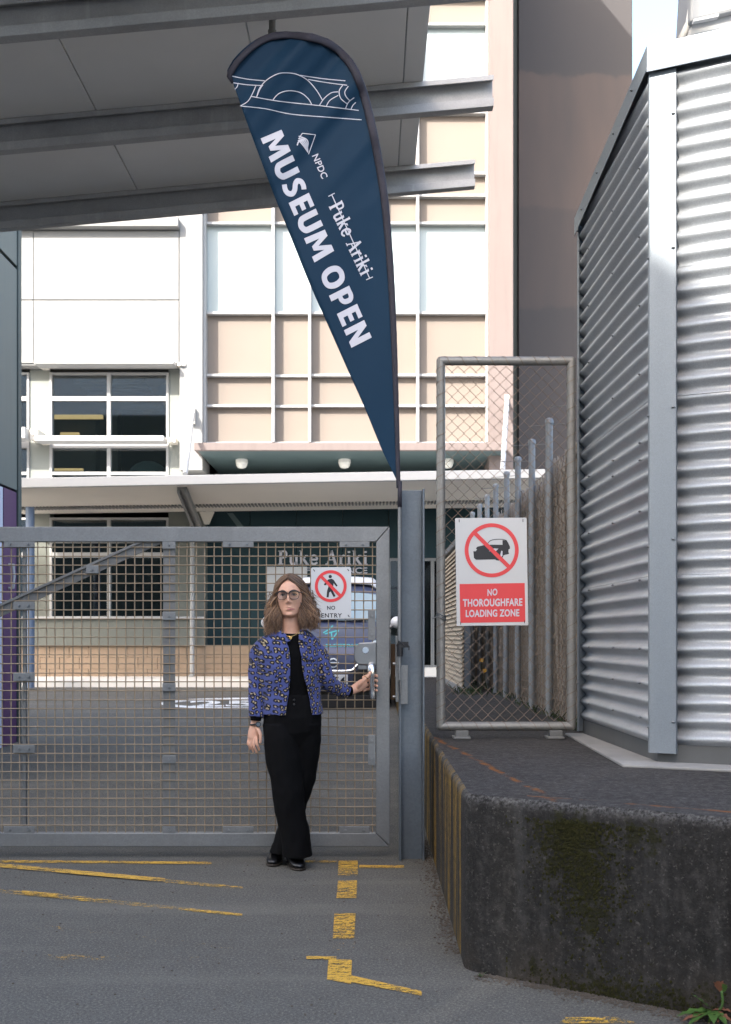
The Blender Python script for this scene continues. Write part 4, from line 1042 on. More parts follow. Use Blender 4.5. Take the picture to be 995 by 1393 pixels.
# ================================================================== GATE POST
PYp = 6.33
gpst = thing('gate_post', P(561, 1167, PYp + .08), 'tall galvanised I section gate post standing beside the dock', 'post')
a = P(543.5, 1168, PYp); b = P(578, 665, PYp)
m = MB(); m.box(a.x, a.x + .012, PYp, PYp + .16, -.05, b.z); m.box(b.x - .012, b.x, PYp, PYp + .16, -.05, b.z); m.box(a.x + .012, b.x - .012, PYp + .055, PYp + .068, -.05, b.z)
build(m, 'column', MT['galv_post'], gpst, bevel=.003)
m = MB(); m.pbox(538.5, 543, 865, 955, PYp + .02, PYp + .08); sp = build(m, 'strike_plate', MT['galv'], gpst, bevel=.002)
for yy in (903, 948):
    m = MB(); q = P(538.5, yy, PYp + .05); m.cyl(q, q - Vector((.016, 0, 0)), .008, 8); build(m, 'bolt', MT['cast'], sp)
m = MB(); m.pbox(532, 538, 876, 952, PYp + .13, PYp + .18); build(m, 'timber_block', MT['brown'], gpst, bevel=.004)
m = MB(); m.pbox(545.5, 555, 905, 958, PYp - .012, PYp - .004); build(m, 'socket_plate', MT['galv'], gpst, bevel=.002)

# ================================================================== FEATHER FLAG
# heavy sans capitals (letter box 0..1 high): closed outlines and thick strokes
BOLD = {
 'M': (1.06, [('p', [(.02, 0), (.08, 1), (.34, 1), (.53, .46), (.72, 1), (.98, 1), (1.04, 0), (.80, 0), (.77, .62), (.62, .18), (.44, .18), (.29, .62), (.26, 0)])]),
 'U': (.80, [('s', [(.16, 1), (.16, .40), (.20, .20), (.40, .10), (.60, .20), (.64, .40), (.64, 1)], .24)]),
 'S': (.68, [('s', [(.59, .86), (.44, .905), (.27, .88), (.18, .74), (.26, .60), (.44, .48), (.53, .31), (.44, .15), (.27, .10), (.07, .15)], .215)]),
 'E': (.64, [('p', [(.06, 0), (.06, 1), (.60, 1), (.60, .80), (.30, .80), (.30, .61), (.57, .61), (.57, .41), (.30, .41), (.30, .20), (.61, .20), (.61, 0)])]),
 'O': (.92, [('s', [(.46, .90), (.26, .83), (.165, .62), (.165, .38), (.26, .17), (.46, .10), (.66, .17), (.755, .38), (.755, .62), (.66, .83), (.46, .90), (.33, .868)], .235)]),
 'P': (.72, [('p', [(.06, 0), (.06, 1), (.30, 1), (.30, 0)]), ('s', [(.28, .90), (.42, .90), (.55, .82), (.57, .67), (.53, .52), (.42, .44), (.28, .44)], .20)]),
 'N': (.86, [('p', [(.06, 0), (.06, 1), (.30, 1), (.57, .42), (.57, 1), (.80, 1), (.80, 0), (.56, 0), (.29, .58), (.29, 0)])]),
 ' ': (.26, [])}
def bold_px(mb, s, o, d, u, fn):
    from mathutils.geometry import tessellate_polygon
    tot = sum(BOLD[c][0] + .05 for c in s); x = 0; D = Vector(d); Uv = Vector(u)
    q = lambda a, b: Vector(o) + D * (a / tot) + Uv * b
    for c in s:
        for g in BOLD[c][1]:
            if g[0] == 's':
                pts = smooth_path([Vector(p) for p in g[1]], 5); n = len(pts); vs = []
                for i, p in enumerate(pts):
                    t = (pts[min(i + 1, n - 1)] - pts[max(i - 1, 0)]).normalized(); w_ = Vector((-t.y, t.x)) * g[2] / 2
                    for e in (p + w_, p - w_): vs.append(fn(*q(x + e.x, e.y)))
                mb.add(vs, [(2 * i, 2 * i + 1, 2 * i + 3, 2 * i + 2) for i in range(n - 1)])
            else:
                # split the outline finely so that it follows the folds of the cloth
                bm = bmesh.new(); bv = [bm.verts.new((a, b, 0)) for a, b in g[1]]
                for t in tessellate_polygon([[Vector((a, b, 0)) for a, b in g[1]]]): bm.faces.new([bv[i] for i in t])
                for _ in range(2):
                    L = [e for e in bm.edges if e.calc_length() > .18]
                    bmesh.ops.subdivide_edges(bm, edges=L, cuts=1); bmesh.ops.triangulate(bm, faces=[f for f in bm.faces if len(f.verts) > 3])
                bm.verts.index_update()
                mb.add([fn(*q(x + v.co.x, v.co.y)) for v in bm.verts], [tuple(v.index for v in f.verts) for f in bm.faces]); bm.free()
        x += BOLD[c][0] + .05
FYb = 6.27
def fY(x, y):
    t = max(0, min(1, (700 - y) / 660.0)); base = FYb - .10 * t * t
    k_ = max(0, 1 - (y - 40) / 260.0); k2 = max(0, 1 - abs(y - 330) / 330.0)
    dx = (x - 309) + .9 * (y - 98)
    rip = .030 * k_ * math.sin(dx * .062) + .010 * k_ * math.sin(dx * .15 + 1.0) + .008 * k2 * math.sin((x * .9 + y * .35) * .045)
    edge = min(1, max(0, (540 - x + (y - 400) * -.0) / 30.0))
    return base + rip * edge
def fP(d=0.0): return lambda x, y: P(x, y, fY(x, y) - d)
Rt = [(545, 664), (544.5, 640), (543, 580), (541, 520), (538.5, 450), (535, 380), (530, 310), (524, 255), (516, 205), (507, 160), (497, 122), (485, 92), (470, 72), (452, 57), (430, 48), (405, 44), (385, 43), (366, 46), (348, 54), (331, 67), (317, 82), (309.5, 95)]
Lt = [(544.5, 664), (536, 645), (520, 612), (497, 556), (476, 509), (449, 448), (422, 387), (397, 325), (374, 268), (354, 215), (338, 172), (326, 138), (317, 113), (311, 103), (309.5, 96)]
def resamp(pts, n):
    pts = smooth_path(pts, 8); d = [0]
    for a_, b_ in zip(pts[:-1], pts[1:]): d.append(d[-1] + (b_ - a_).length)
    o_ = []; j = 0
    for i in range(n + 1):
        s_ = d[-1] * i / n
        while j < len(d) - 2 and d[j + 1] < s_: j += 1
        o_.append(pts[j].lerp(pts[j + 1], (s_ - d[j]) / max(1e-6, d[j + 1] - d[j])))
    return o_
NR, NC = 110, 22
Rr = resamp([Vector(p) for p in Rt], NR); Lr = resamp([Vector(p) for p in Lt], NR)
flg = thing('feather_flag', P(544, 905, FYb), 'tall navy feather flag reading MUSEUM OPEN, tied to the gate post', 'flag')
m = MB()
for i in range(NR + 1):
    for j in range(NC + 1):
        q = Lr[i].lerp(Rr[i], j / NC); m.v.append(P(q.x, q.y, fY(q.x, q.y)))
m.f = [(i * (NC + 1) + j, i * (NC + 1) + j + 1, (i + 1) * (NC + 1) + j + 1, (i + 1) * (NC + 1) + j) for i in range(NR) for j in range(NC)]
cl = build(m, 'flag_cloth', MT['flag'], flg, smooth=True)
sd_ = cl.modifiers.new('thick', 'SOLIDIFY'); sd_.thickness = .0012; sd_.offset = 1 if cl.data.polygons[0].normal.y > 0 else -1
# black sleeve over the bent pole, wide at the head and slim towards the foot
m = MB(); pp = []; rr = []
for i, q in enumerate(Rr):
    t = i / NR; inw = 2.6 if t < .5 else 2.6 + 2.4 * (t - .5) / .5
    tn = (Rr[min(i + 1, NR)] - Rr[max(i - 1, 0)]).normalized(); q2 = q + Vector((tn.y, -tn.x)) * inw * (-1)
    if (q2 - Vector((440, 300))).length > (q - Vector((440, 300))).length: q2 = q + Vector((tn.y, -tn.x)) * inw
    p_ = P(q2.x, q2.y, fY(q2.x, q2.y) - .004); pp.append(p_); rr.append((.0115 + .012 * min(1, t * 1.7)) * (1 + .10 * noise.noise(Vector((i * .7, 0, 3)))))
pp.append(P(312, 103, fY(312, 103) - .004)); rr.append(.016); pp.append(P(316.5, 113, fY(316, 113) - .004)); rr.append(.006)
m.tube(pp, rr, 12, flat=.5); build(m, 'pole_sleeve', MT['flag_sleeve'], flg, smooth=True)
m = MB(); m.tube([P(544, 690, FYb), P(544.3, 655, FYb)], .013, 10); m.tube([P(q.x + 1, q.y, fY(q.x, q.y) + .004) for q in Lr[2:-2]], .0035, 5); build(m, 'hem', MT['flag_sleeve'], flg, smooth=True)
m = MB(); m.tube([P(543.6, 905, FYb), P(544, 688, FYb)], .0105, 12); m.tube([P(544, 925, FYb), P(543.8, 903, FYb)], .0085, 10); m.tube([P(546, 946, FYb + .01), P(545, 924, FYb)], .006, 8); build(m, 'pole', MT['galv'], flg, smooth='auto')
m = MB(); m.tube([P(544.3, 893, FYb), P(544.3, 876, FYb)], .018, 12); m.pbox(545, 556, 873, 881, FYb - .02, FYb + .03); m.tube([P(553, 875, FYb - .02), P(557, 880, FYb - .03), P(556.5, 885, FYb - .035)], .004, 6); m.tube([P(551, 879, FYb - .02), P(543, 872, FYb - .022), P(540, 879, FYb)], .004, 6)
build(m, 'tie_strap', MT['black_plastic'], flg, smooth='auto')
m = MB()
bold_px(m, 'MUSEUM OPEN', (354.5, 187.5), (125.5, 289), (27.5, -14.0), fP(.003)); build(m, 'headline', MT['white_print'], flg)
m = MB(); text_px(m, 'NPDC', (424.5, 212), (13.5, 31.5), (8.5, -3.6), fP(.003), .012, 1.05, 1); build(m, 'small_lettering', MT['white_print'], flg)
m = MB(); serif_px(m, 'Puke Ariki', (447.5, 281), (44.5, 96), (17.5, -9), fP(.003), 1.25)
ribbon(m, [(451.5, 264.5), (503, 378)], 1.3, fP(.0032)); ribbon(m, [(447, 267), (455.5, 262.5)], 1.3, fP(.0032)); ribbon(m, [(498.5, 380.5), (507.5, 376.5)], 1.3, fP(.0032)); build(m, 'name_lettering', MT['white_print'], flg)
m = MB()
for a_, b_ in (((411.5, 181), (429.5, 183)), ((429.5, 183), (420, 209.5)), ((411.5, 181), (407.5, 187))): ribbon(m, [a_, b_], 1.1, fP(.003))
for k in range(5):
    o_ = k * 2.6; ribbon(m, [(404.5 + o_ * .2, 197.5 - o_ * 1.2), (407 + o_ * .9, 192 - o_ * .3), (411.5 + o_ * .75, 196 - o_ * .2), (419.5 - k * .3, 207 - k * 1.6)], 1.7, fP(.003))
build(m, 'emblem', MT['white_print'], flg)
m = MB(); k_ = 1 / 4.146
for pts in ([(60, 302), (150, 320), (250, 330)], [(65, 340), (150, 352), (235, 357)], [(450, 299), (580, 318), (705, 330)], [(495, 322), (600, 340), (715, 355)],
            [(205, 420), (222, 370), (262, 325), (320, 292), (370, 285), (430, 293), (490, 325), (540, 380), (575, 437)], [(297, 437), (330, 402), (385, 386), (450, 396), (495, 430), (517, 467)],
            [(170, 417), (330, 445), (560, 470), (780, 497)], [(110, 472), (250, 487), (400, 518), (600, 535), (797, 550)], [(100, 342), (95, 362), (80, 380)], [(200, 358), (182, 400), (155, 445), (112, 472)],
            [(240, 352), (222, 380), (205, 420)], [(558, 470), (585, 430), (625, 398), (665, 392)], [(597, 475), (618, 440), (665, 412)], [(690, 355), (670, 388), (680, 430), (718, 462)], [(722, 360), (702, 392), (710, 420), (730, 442)],
            [(705, 490), (722, 452), (755, 425)], [(737, 490), (748, 468), (764, 452)]):
    ribbon(m, [(300 + x * k_, 30 + y * k_) for x, y in pts], 1.15, fP(.003))
build(m, 'line_pattern', MT['white_print'], flg)

# ================================================================== CHAIN LINK PANEL on the dock
CYp = 6.60
clp = thing('chain_link_panel', P(688, 1003, CYp), 'tubular galvanised frame filled with chain link, between gate post and shed', 'fence panel')
fr = [(600, 988), (600, 491), (777.5, 491), (777.5, 988)]
m = MB()
for a_, b_ in zip(fr, fr[1:] + fr[:1]):
    pa, pb = P(*a_, CYp), P(*b_, CYp); m.tube([pa, pb], .0265, 16); m.ball(pa, .0265, u=16, v=10)
build(m, 'frame', MT['galv_tube'], clp, smooth='auto')
for px in (629, 757):
    m = MB(); m.pbox(px - 9, px + 9, 994, 1004.5, CYp - .04, CYp + .04); m.pbox(px - 12, px + 12, 1002.5, 1006, CYp - .06, CYp + .06); build(m, 'foot', MT['galv_dark'], clp, bevel=.004)
x0_, x1_ = P(607, 0, CYp).x, P(770.5, 0, CYp).x; zb_, zt_ = P(0, 981, CYp).z, P(0, 498, CYp).z
NW = 20; stp = (x1_ - x0_) / NW; nzz = 58; hz_ = (zt_ - zb_) / nzz
zig = []
for ph in (0, 1):
    m = MB(); pth = []
    for j in range(nzz + 1):
        sgn = (j + ph) % 2
        pth.append(Vector((stp * (1.06 if sgn else -.06), .0028 * (1 if sgn else -1), j * hz_)))
    m.tube(pth, .0022, 5, caps=False)
    zig.append(m)
src = []
for i in range(NW):
    ph = i % 2; loc = Vector((x0_ + stp * i, CYp, zb_)) - clp.location
    if len(src) < 2:
        o_ = build(zig[ph], 'chain_wire', MT['rust_wire'], None, smooth=False); o_.parent = clp; o_.location = loc; src.append(o_)
    else: inst(src[ph], 'chain_wire', clp, loc)
def helix(p0, p1, turns, r=.0285):
    ax = (p1 - p0).normalized(); u_ = Vector((0, 1, 0)); v_ = ax.cross(u_); n_ = turns * 10; o_ = []
    for i in range(n_ + 1):
        an = 2 * PI * i / 10; t = i / n_
        o_.append(p0.lerp(p1, t) + (u_ * math.cos(an) + v_ * math.sin(an)) * r)
    return o_
for (a_, b_), tn in zip(zip(fr, fr[1:] + fr[:1]), (27, 9, 27, 9)):
    m = MB(); m.tube(helix(P(*a_, CYp), P(*b_, CYp), tn), .0019, 4, caps=False); build(m, 'lashing_wire', MT['rust_wire'], clp)
m = MB(); q = P(600, 839, CYp)
for k in range(3): m.tube(helix(q + Vector((0, 0, -.012 + k * .010)), q + Vector((.004, 0, -.006 + k * .010)), 1, .032), .0045, 6)
m.tube([q + Vector((-.02, -.03, 0)), q + Vector((-.055, -.035, -.012))], .004, 6); m.tube([q + Vector((.02, -.03, .004)), q + Vector((.055, -.03, .012))], .004, 6)
build(m, 'wire_tie', MT['galv'], clp, smooth=True)

# NO THOROUGHFARE sign
SY2 = CYp - .012
s2 = board('warning_sign', [(621.6, 851.6), (619.4, 706), (620.6, 704.8), (715.4, 704.2), (716.8, 705.4), (719.2, 850.6)], SY2, 'red and white NO THOROUGHFARE LOADING ZONE sign with a crossed out car')
f2 = lambda d: (lambda x, y: P(x, y, SY2 - d))
c2 = lambda pts: [(610 + x * .11558, 700 + y * .11558) for x, y in pts]
m = MB(); flatpoly(m, c2([(296, 432), (326, 432), (340, 408), (326, 398), (345, 378), (420, 360), (500, 354), (640, 356), (640, 300), (690, 305), (706, 330), (728, 378), (728, 402), (712, 410), (710, 440), (718, 462), (700, 468), (655, 478), (638, 512), (622, 505), (600, 542), (572, 540), (552, 528), (330, 532), (304, 512)]), f2(.001))
ribbon(m, c2([(468, 336), (500, 306), (560, 292), (640, 292), (690, 306)]), .9, f2(.001)); build(m, 'car_symbol', MT['black_print'], s2)
m = MB(); flatpoly(m, c2([(478, 432), (540, 398), (592, 402), (560, 432)]), f2(.0014)); flatpoly(m, c2([(626, 425), (640, 430), (640, 485), (622, 500), (615, 470)]), f2(.0014)); build(m, 'car_window_print', MT['white_print'], s2)
m = MB(); ring_px(m, (669.3, 748.6), 36.8, 31.6, f2(.002)); ribbon(m, [(645.6, 724.6), (693.2, 771.6)], 5.4, f2(.0024)); build(m, 'prohibition_ring', MT['red'], s2)
m = MB(); flatpoly(m, c2([(135, 818), (902, 806), (910, 1264), (143, 1276)]), f2(.001)); build(m, 'red_field', MT['red'], s2)
m = MB()
for s_, (xa, xb, ya, yb) in (('NO', (463, 580, 955, 874)), ('THOROUGHFARE', (173, 874, 1081, 990)), ('LOADING ZONE', (207, 838, 1204, 1118))):
    (ox, oy), (ex, ey), (ux, uy) = c2([(xa, ya + 5)])[0], c2([(xb, ya - 5)])[0], c2([(xa, yb + 5)])[0]
    text_px(m, s_, (ox, oy), (ex - ox, ey - oy), (0, uy - oy), f2(.002), .03, 1.06)
build(m, 'lettering', MT['white_print'], s2)
m = MB()
for bx, by in ((625, 708.5), (711.8, 708), (627, 848), (714, 846)): ribbon(m, [(bx, by - 2), (bx, by + 2)], 1.0, f2(.003))
build(m, 'cable_tie', MT['black_plastic'], s2)

# ================================================================== BOUNDARY FENCE receding along the dock
FX = 1.375
fe = thing('security_fence', (FX, 12, DZ), 'receding fence of round galvanised posts in front of grey brushwood, behind the chain link panel', 'fence')
PH = 2.28
m = MB(); m.tube([(0, 0, 0), (0, 0, PH - .03)], .028, 12); m.loft([(0, 0, PH - .032, .033, .033), (0, 0, PH - .012, .034, .034), (0, 0, PH + .004, .028, .028), (0, 0, PH + .012, .010, .010)], 12)
src = None
r3 = random.Random(11)
arm = None
for k in range(11):
    y = 8.47 + .90 * k; loc = Vector((FX, y, DZ)) - fe.location
    if src is None: src = build(m, 'post', MT['galv_fence'], None, smooth='auto'); src.parent = fe; src.location = loc; po = src
    else: po = inst(src, 'post', fe, loc, (0, r3.uniform(-.004, .004), 0))
    if k < 7:
        am = MB(); am.tube([(-.16, 0, PH - .055 + .01 * (k % 3)), (.12, .01, PH - .03)], .0035, 5); o_ = build(am, 'wire_stub', MT['galv_dark'], None); o_.parent = po
        am = MB(); am.tube([(.03, -.0, PH + .10), (.30, .01, PH + .11)], .0035, 5); am.tube([(.03, 0, PH + .10), (.0, 0, PH + .12), (.01, 0, PH + .085), (.04, 0, PH + .10)], .003, 5)
        if k in (0,): o_ = build(am, 'wire_stub', MT['galv_dark'], None); o_.parent = po
m = MB(); m.box(FX + .14, FX + .17, 6.95, 18.6, DZ, 2.60)
build(m, 'dark_backing', MT['int_grey'], fe)
m = MB()
for _ in range(3400):
    y = 6.95 + 11.6 * r3.random() ** 1.5; z0 = DZ + max(0, r3.uniform(-.4, 1.5)); L = r3.uniform(.35, .9); z1 = min(2.66, z0 + L); xx = FX + .06 + r3.uniform(0, .07)
    t_ = r3.uniform(-.12, .12); r_ = r3.uniform(.005, .013)
    m.tube([(xx, y, z0), (xx + r3.uniform(-.03, .03), y + t_ * (z1 - z0), z1)], r_, 3, caps=False)
for _ in range(700):
    y = 6.95 + 11.6 * r3.random() ** 1.5; z = r3.uniform(DZ + .02, 2.62); xx = FX + .055 + r3.uniform(0, .05)
    m.tube([(xx, y, z), (xx + r3.uniform(-.02, .02), y + r3.uniform(.10, .3), z + r3.uniform(-.07, .07))], r3.uniform(.003, .006), 3, caps=False)
build(m, 'brushwood', MT['twig'], fe, kind='stuff')
m = MB()
for k in range(24):
    z = DZ + .05 + k * .082; m.tube([(FX + .045, 6.95, z), (FX + .045, 18.5, z)], .002, 4, caps=False)
build(m, 'line_wire', MT['rust_wire'], fe, kind='stuff')
m = MB()
for k in range(120):
    y = 6.98 + k * .075; m.tube([(FX + .042, y + (.039 if j % 2 else -.001) * (1 if k % 2 else -1), DZ + .03 + j * .0375) for j in range(52)], .0022, 3, caps=False)
build(m, 'chain_mesh', MT['wire'], fe, kind='stuff')
# stray grass along the fence foot, and two yellow flowers
m = MB()
for _ in range(130):
    y = 7.1 + 8 * r3.random() ** 1.6; x = FX - .03 + r3.gauss(0, .03); a = r3.uniform(0, 6.28)
    leaf(m, (x, y, DZ), (math.cos(a) * .5, math.sin(a) * .5, 1), r3.uniform(.04, .15) * (1.5 if r3.random() < .08 else 1), .004, .3, Vector((.2, 1, .1)), 3)
for _ in range(90):
    a = r3.uniform(0, 6.28); leaf(m, (1.05 + r3.gauss(0, .07), 11.9 + r3.gauss(0, .3), DZ), (math.cos(a) * .6, math.sin(a) * .6, 1), r3.uniform(.06, .16), .005, .3, Vector((.2, 1, .1)), 3)
build(m, 'grass', MT['grass'], kind='stuff')
for px, py, lb in ((655, 898, 'yellow flower on a thin stalk beside the fence posts, the taller one'), (659.5, 912, 'yellow flower on a thin stalk beside the fence posts, the lower one')):
    c = P(px, py, 12.6); t = thing('yellow_flower', (c.x, c.y, DZ), lb, 'flower', 'yellow flowers by the fence')
    m = MB(); m.tube([(c.x + .02, c.y, DZ), (c.x, c.y, c.z)], .004, 5); build(m, 'stem', MT['grass'], t)
    for k in range(9):
        m = MB(); leaf(m, c, (math.cos(k * .7), -.5, math.sin(k * .7)), .03, .008, .05, Vector((0, 1, 0)), 3); build(m, 'petal', MT['flower'], t)

# ================================================================== SLATTED SCREEN
sx, sy0, sy1 = 1.04, 12.2, 15.3
ss = thing('slatted_screen', (sx, 13.7, DZ), 'tan horizontal slatted screen with a steel end post behind the chain link panel', 'screen')
m = MB(); m.box(sx, sx + .07, sy0, sy0 + .07, DZ - .02, 2.44); m.box(sx, sx + .07, sy1 - .07, sy1, DZ, 2.44); build(m, 'post', MT['galv_post'], ss, bevel=.004)
n_ = 31; hz = (2.36 - .74) / n_
for k in range(n_):
    m = MB(); z = .74 + k * hz
    m.prism([(sx - .035, sy0, z), (sx - .010, sy0, z + hz * .95), (sx + .002, sy0, z + hz * .95), (sx - .022, sy0, z)], (0, sy1 - sy0, 0)); build(m, 'slat', MT['slat'], ss)
m = MB(); m.box(sx - .04, sx + .05, sy0 - .01, sy1 + .01, 2.38, 2.45); build(m, 'top_cap', MT['galv'], ss, bevel=.006)
m = MB(); m.box(sx - .045, sx + .03, sy0 - .005, sy1, .665, .735); build(m, 'bottom_rail', MT['concrete'], ss, bevel=.006)
m = MB(); m.box(sx + .005, sx + .02, sy0 + .08, sy1 - .08, .74, 2.38); build(m, 'backing', MT['int_grey'], ss)

# ================================================================== VAN
VX, VY = -.56, 15.5; VG = gz(16.5)
van = thing('parked_van', (VX, VY + 2.2, VG), 'slate blue electric van with a white roof parked nose on behind the gate', 'van')
def vsec(y, w0, w1, zb, zt, wt, n=7, z0=.20):
    """one cross section: sill, waist, shoulder, crown; returned as a closed half pair"""
    half = [(w0 * .90, z0), (w0, z0 + .14), (w1, (z0 + zb) / 2), (w1 * .985, zb), ((w1 + wt) / 2, (zb + zt) / 2 + .04), (wt, zt - .05), (wt * .82, zt - .005), (wt * .4, zt + .012)]
    pts = [(VX + x, VY + y, VG + z) for x, z in half] + [(VX - x, VY + y, VG + z) for x, z in half[::-1]]
    return pts
secs = [vsec(.00, .60, .62, .52, .66, .50), vsec(.05, .74, .76, .60, .80, .62), vsec(.14, .82, .83, .70, .94, .70), vsec(.40, .85, .865, .86, 1.08, .74), vsec(.74, .86, .875, 1.00, 1.21, .76),
        vsec(1.10, .865, .88, 1.02, 1.52, .72), vsec(1.45, .865, .88, 1.03, 1.78, .70), vsec(1.75, .865, .88, 1.03, 1.87, .70), vsec(2.6, .865, .88, 1.03, 1.90, .70), vsec(3.9, .865, .88, 1.03, 1.88, .70), vsec(4.4, .85, .86, 1.03, 1.82, .68), vsec(4.5, .80, .82, 1.0, 1.7, .62)]
m = MB(); n_ = len(secs[0])
for s_ in secs: m.v += [Vector(p) for p in s_]
m.f = [(i * n_ + k, i * n_ + (k + 1) % n_, (i + 1) * n_ + (k + 1) % n_, (i + 1) * n_ + k) for i in range(len(secs) - 1) for k in range(n_)] + [tuple(range(n_))[::-1], tuple(range((len(secs) - 1) * n_, len(secs) * n_))]
bd = build(m, 'body', MT['van_blue'], van, smooth=True)
sb = bd.modifiers.new('sub', 'SUBSURF'); sb.levels = sb.render_levels = 2
def vq(y, x, z): return Vector((VX + x, VY + y, VG + z))
def vfront(px, py, d=0.0):
    """point on the sloping nose"""
    # nose profile y(z): bumper, bonnet
    z = EYE + (HY - py) * (VY + .05) / F - VG
    prof = [(.0, -.02), (.2, -.04), (.5, -.03), (.66, .0), (.80, .05), (.94, .14), (1.08, .40), (1.21, .74)]
    for (z0, y0), (z1, y1) in zip(prof[:-1], prof[1:]):
        if z <= z1: break
    y = y0 + (y1 - y0) * max(0, min(1, (z - z0) / (z1 - z0)))
    Y = VY + y - .03 - d
    return P(px, py, Y)
# white roof cap, blue header band, windscreen, bonnet seam
m = MB()
for y, w_, z in ((1.42, .70, 1.77), (1.58, .72, 1.85), (2.6, .73, 1.92), (4.3, .71, 1.88)):
    m.v += [vq(y, x * w_, z + .035 * (1 - x * x) - .10 * (abs(x) > .95)) for x in (-1, -.8, -.4, 0, .4, .8, 1)]
m.f = [(i * 7 + k, i * 7 + k + 1, (i + 1) * 7 + k + 1, (i + 1) * 7 + k) for i in range(3) for k in range(6)]
o_ = build(m, 'roof', MT['van_white'], van, smooth=True); sd_ = o_.modifiers.new('thick', 'SOLIDIFY'); sd_.thickness = .03; sd_.offset = 1
m = MB()
for y, w_, z in ((.70, .72, 1.20), (.88, .71, 1.34), (1.06, .69, 1.49), (1.24, .66, 1.63)):
    m.v += [vq(y - .05 + .06 * x * x, x * w_, z + .035 * (1 - x * x)) for x in (-1, -.6, -.2, .2, .6, 1)]
m.f = [(i * 6 + k, i * 6 + k + 1, (i + 1) * 6 + k + 1, (i + 1) * 6 + k) for i in range(3) for k in range(5)]
build(m, 'windscreen', MT['van_glass'], van, smooth=True)
m = MB()
for x0, x1 in ((-.5, .05), (.1, .62)): m.tube([vq(.66, x0, 1.22), vq(.64, x1, 1.235)], .012, 6)
build(m, 'wiper', MT['rubber'], van)
m = MB(); m.tube([vfront(376, 891, .0), vfront(430, 889.5, .012), vfront(490, 890.5, .012), vfront(530, 893, 0)], .006, 6); build(m, 'bonnet_seam', MT['rubber'], van)
for s_ in (-1, 1):
    m = MB(); c = vq(.85, s_ * .96, 1.20); m.ball(c, .10, .07, .09, 14, 10); m.tube([c, vq(.92, s_ * .84, 1.12)], .03, 8); build(m, 'wing_mirror', MT['van_white'], van, smooth=True)
    m = MB(); c = vq(.20, s_ * .66, .84); m.ball(c, .14, .16, .10, 14, 10); build(m, 'headlight', MT['spandrel'], van, smooth=True)
    for y in (.78, 3.45):
        m = MB(); m.tube([vq(y, s_ * .70, .30), vq(y, s_ * .87, .30)], .30, 20); wh = build(m, 'wheel', MT['rubber'], van, smooth='auto')
        m = MB(); m.tube([vq(y, s_ * .84, .30), vq(y, s_ * .88, .30)], .19, 16); build(m, 'rim', MT['cast'], wh)
m = MB(); m.tube(smooth_path([vfront(440, 913), vfront(476, 912.5, .02), vfront(484, 907, .02), vfront(491, 899, .0), vfront(497, 893, -.02)], 5), .020, 8); m.tube(smooth_path([vfront(440, 913), vfront(424, 912.5, .02), vfront(416, 907, .02), vfront(409, 899, .0)], 5), .020, 8); build(m, 'chrome_strip', MT['chrome'], van, smooth=True)
m = MB(); m.ppoly([(412, 963), (412, 946), (520, 946), (520, 963)], VY - .08, VY + .1); m.ppoly([(480, 930), (482, 914), (500, 906), (520, 912), (520, 940)], VY - .07, VY + .1); m.ppoly([(376, 940), (376, 912), (396, 906), (408, 914), (410, 930)], VY - .07, VY + .1); build(m, 'bumper_grille', MT['rubber'], van, bevel=.01)
m = MB(); m.ppoly([(432, 932.6), (432, 918), (473.4, 918), (473.4, 932.6)], VY - .13, VY - .10); pl = build(m, 'number_plate', MT['white_gloss'], van, bevel=.004)
m = MB(); text_px(m, 'K254', (437, 930.4), (33, 0), (0, -9.6), lambda x, y: P(x, y, VY - .133), .012, 1.05); build(m, 'plate_lettering', MT['black_print'], pl)
from mathutils.bvhtree import BVHTree
dg = bpy.context.evaluated_depsgraph_get(); dg.update(); be = bd.evaluated_get(dg)
tree = BVHTree.FromPolygons([be.matrix_world @ v.co for v in be.data.vertices], [tuple(p.vertices) for p in be.data.polygons])
def von(x, y, d=.008):
    a = Vector((0, 0, EYE)); r_ = (P(x, y, 10) - a).normalized(); h_ = tree.ray_cast(a, r_)[0]
    return (h_ if h_ else vfront(x, y)) - r_ * d
vf = von
m = MB()
for pts in (((440, 861), (449, 855.5)), ((442, 862.5), (461, 857.5)), ((461, 857.5), (452, 870)), ((452, 870), (451, 860)), ((449, 855.5), (453, 851))): ribbon(m, pts, 1.5, vf)
build(m, 'bolt_emblem', MT['cyan'], van)
m = MB(); text_px(m, 'ELECTRIC', (443.5, 880), (44, 0), (0, -3.8), vf, .03, 1.1); build(m, 'decal_lettering', MT['cyan'], van)
m = MB(); ring_px(m, (453.5, 902), 6.8, 5.0, lambda x, y: von(x, y, .02), 28); ribbon(m, [(446, 902), (461, 902)], 2.6, lambda x, y: von(x, y, .024)); o_ = build(m, 'nose_badge', MT['chrome'], van); sd_ = o_.modifiers.new('t', 'SOLIDIFY'); sd_.thickness = .012

# ================================================================== PERSON
per = thing('person', (P(396, 1180, 6.15).x, 6.15, 0), 'woman with glasses in a blue leopard print jacket and black trousers, holding the gate handle', 'person')
def Q(px, py, dy=0.0): return P(px, py, 6.15 + dy)
U = 6.15 / F                                            # metres per photo pixel at the figure
hc = Q(395.6, 809.5)                                    # head centre, eye level
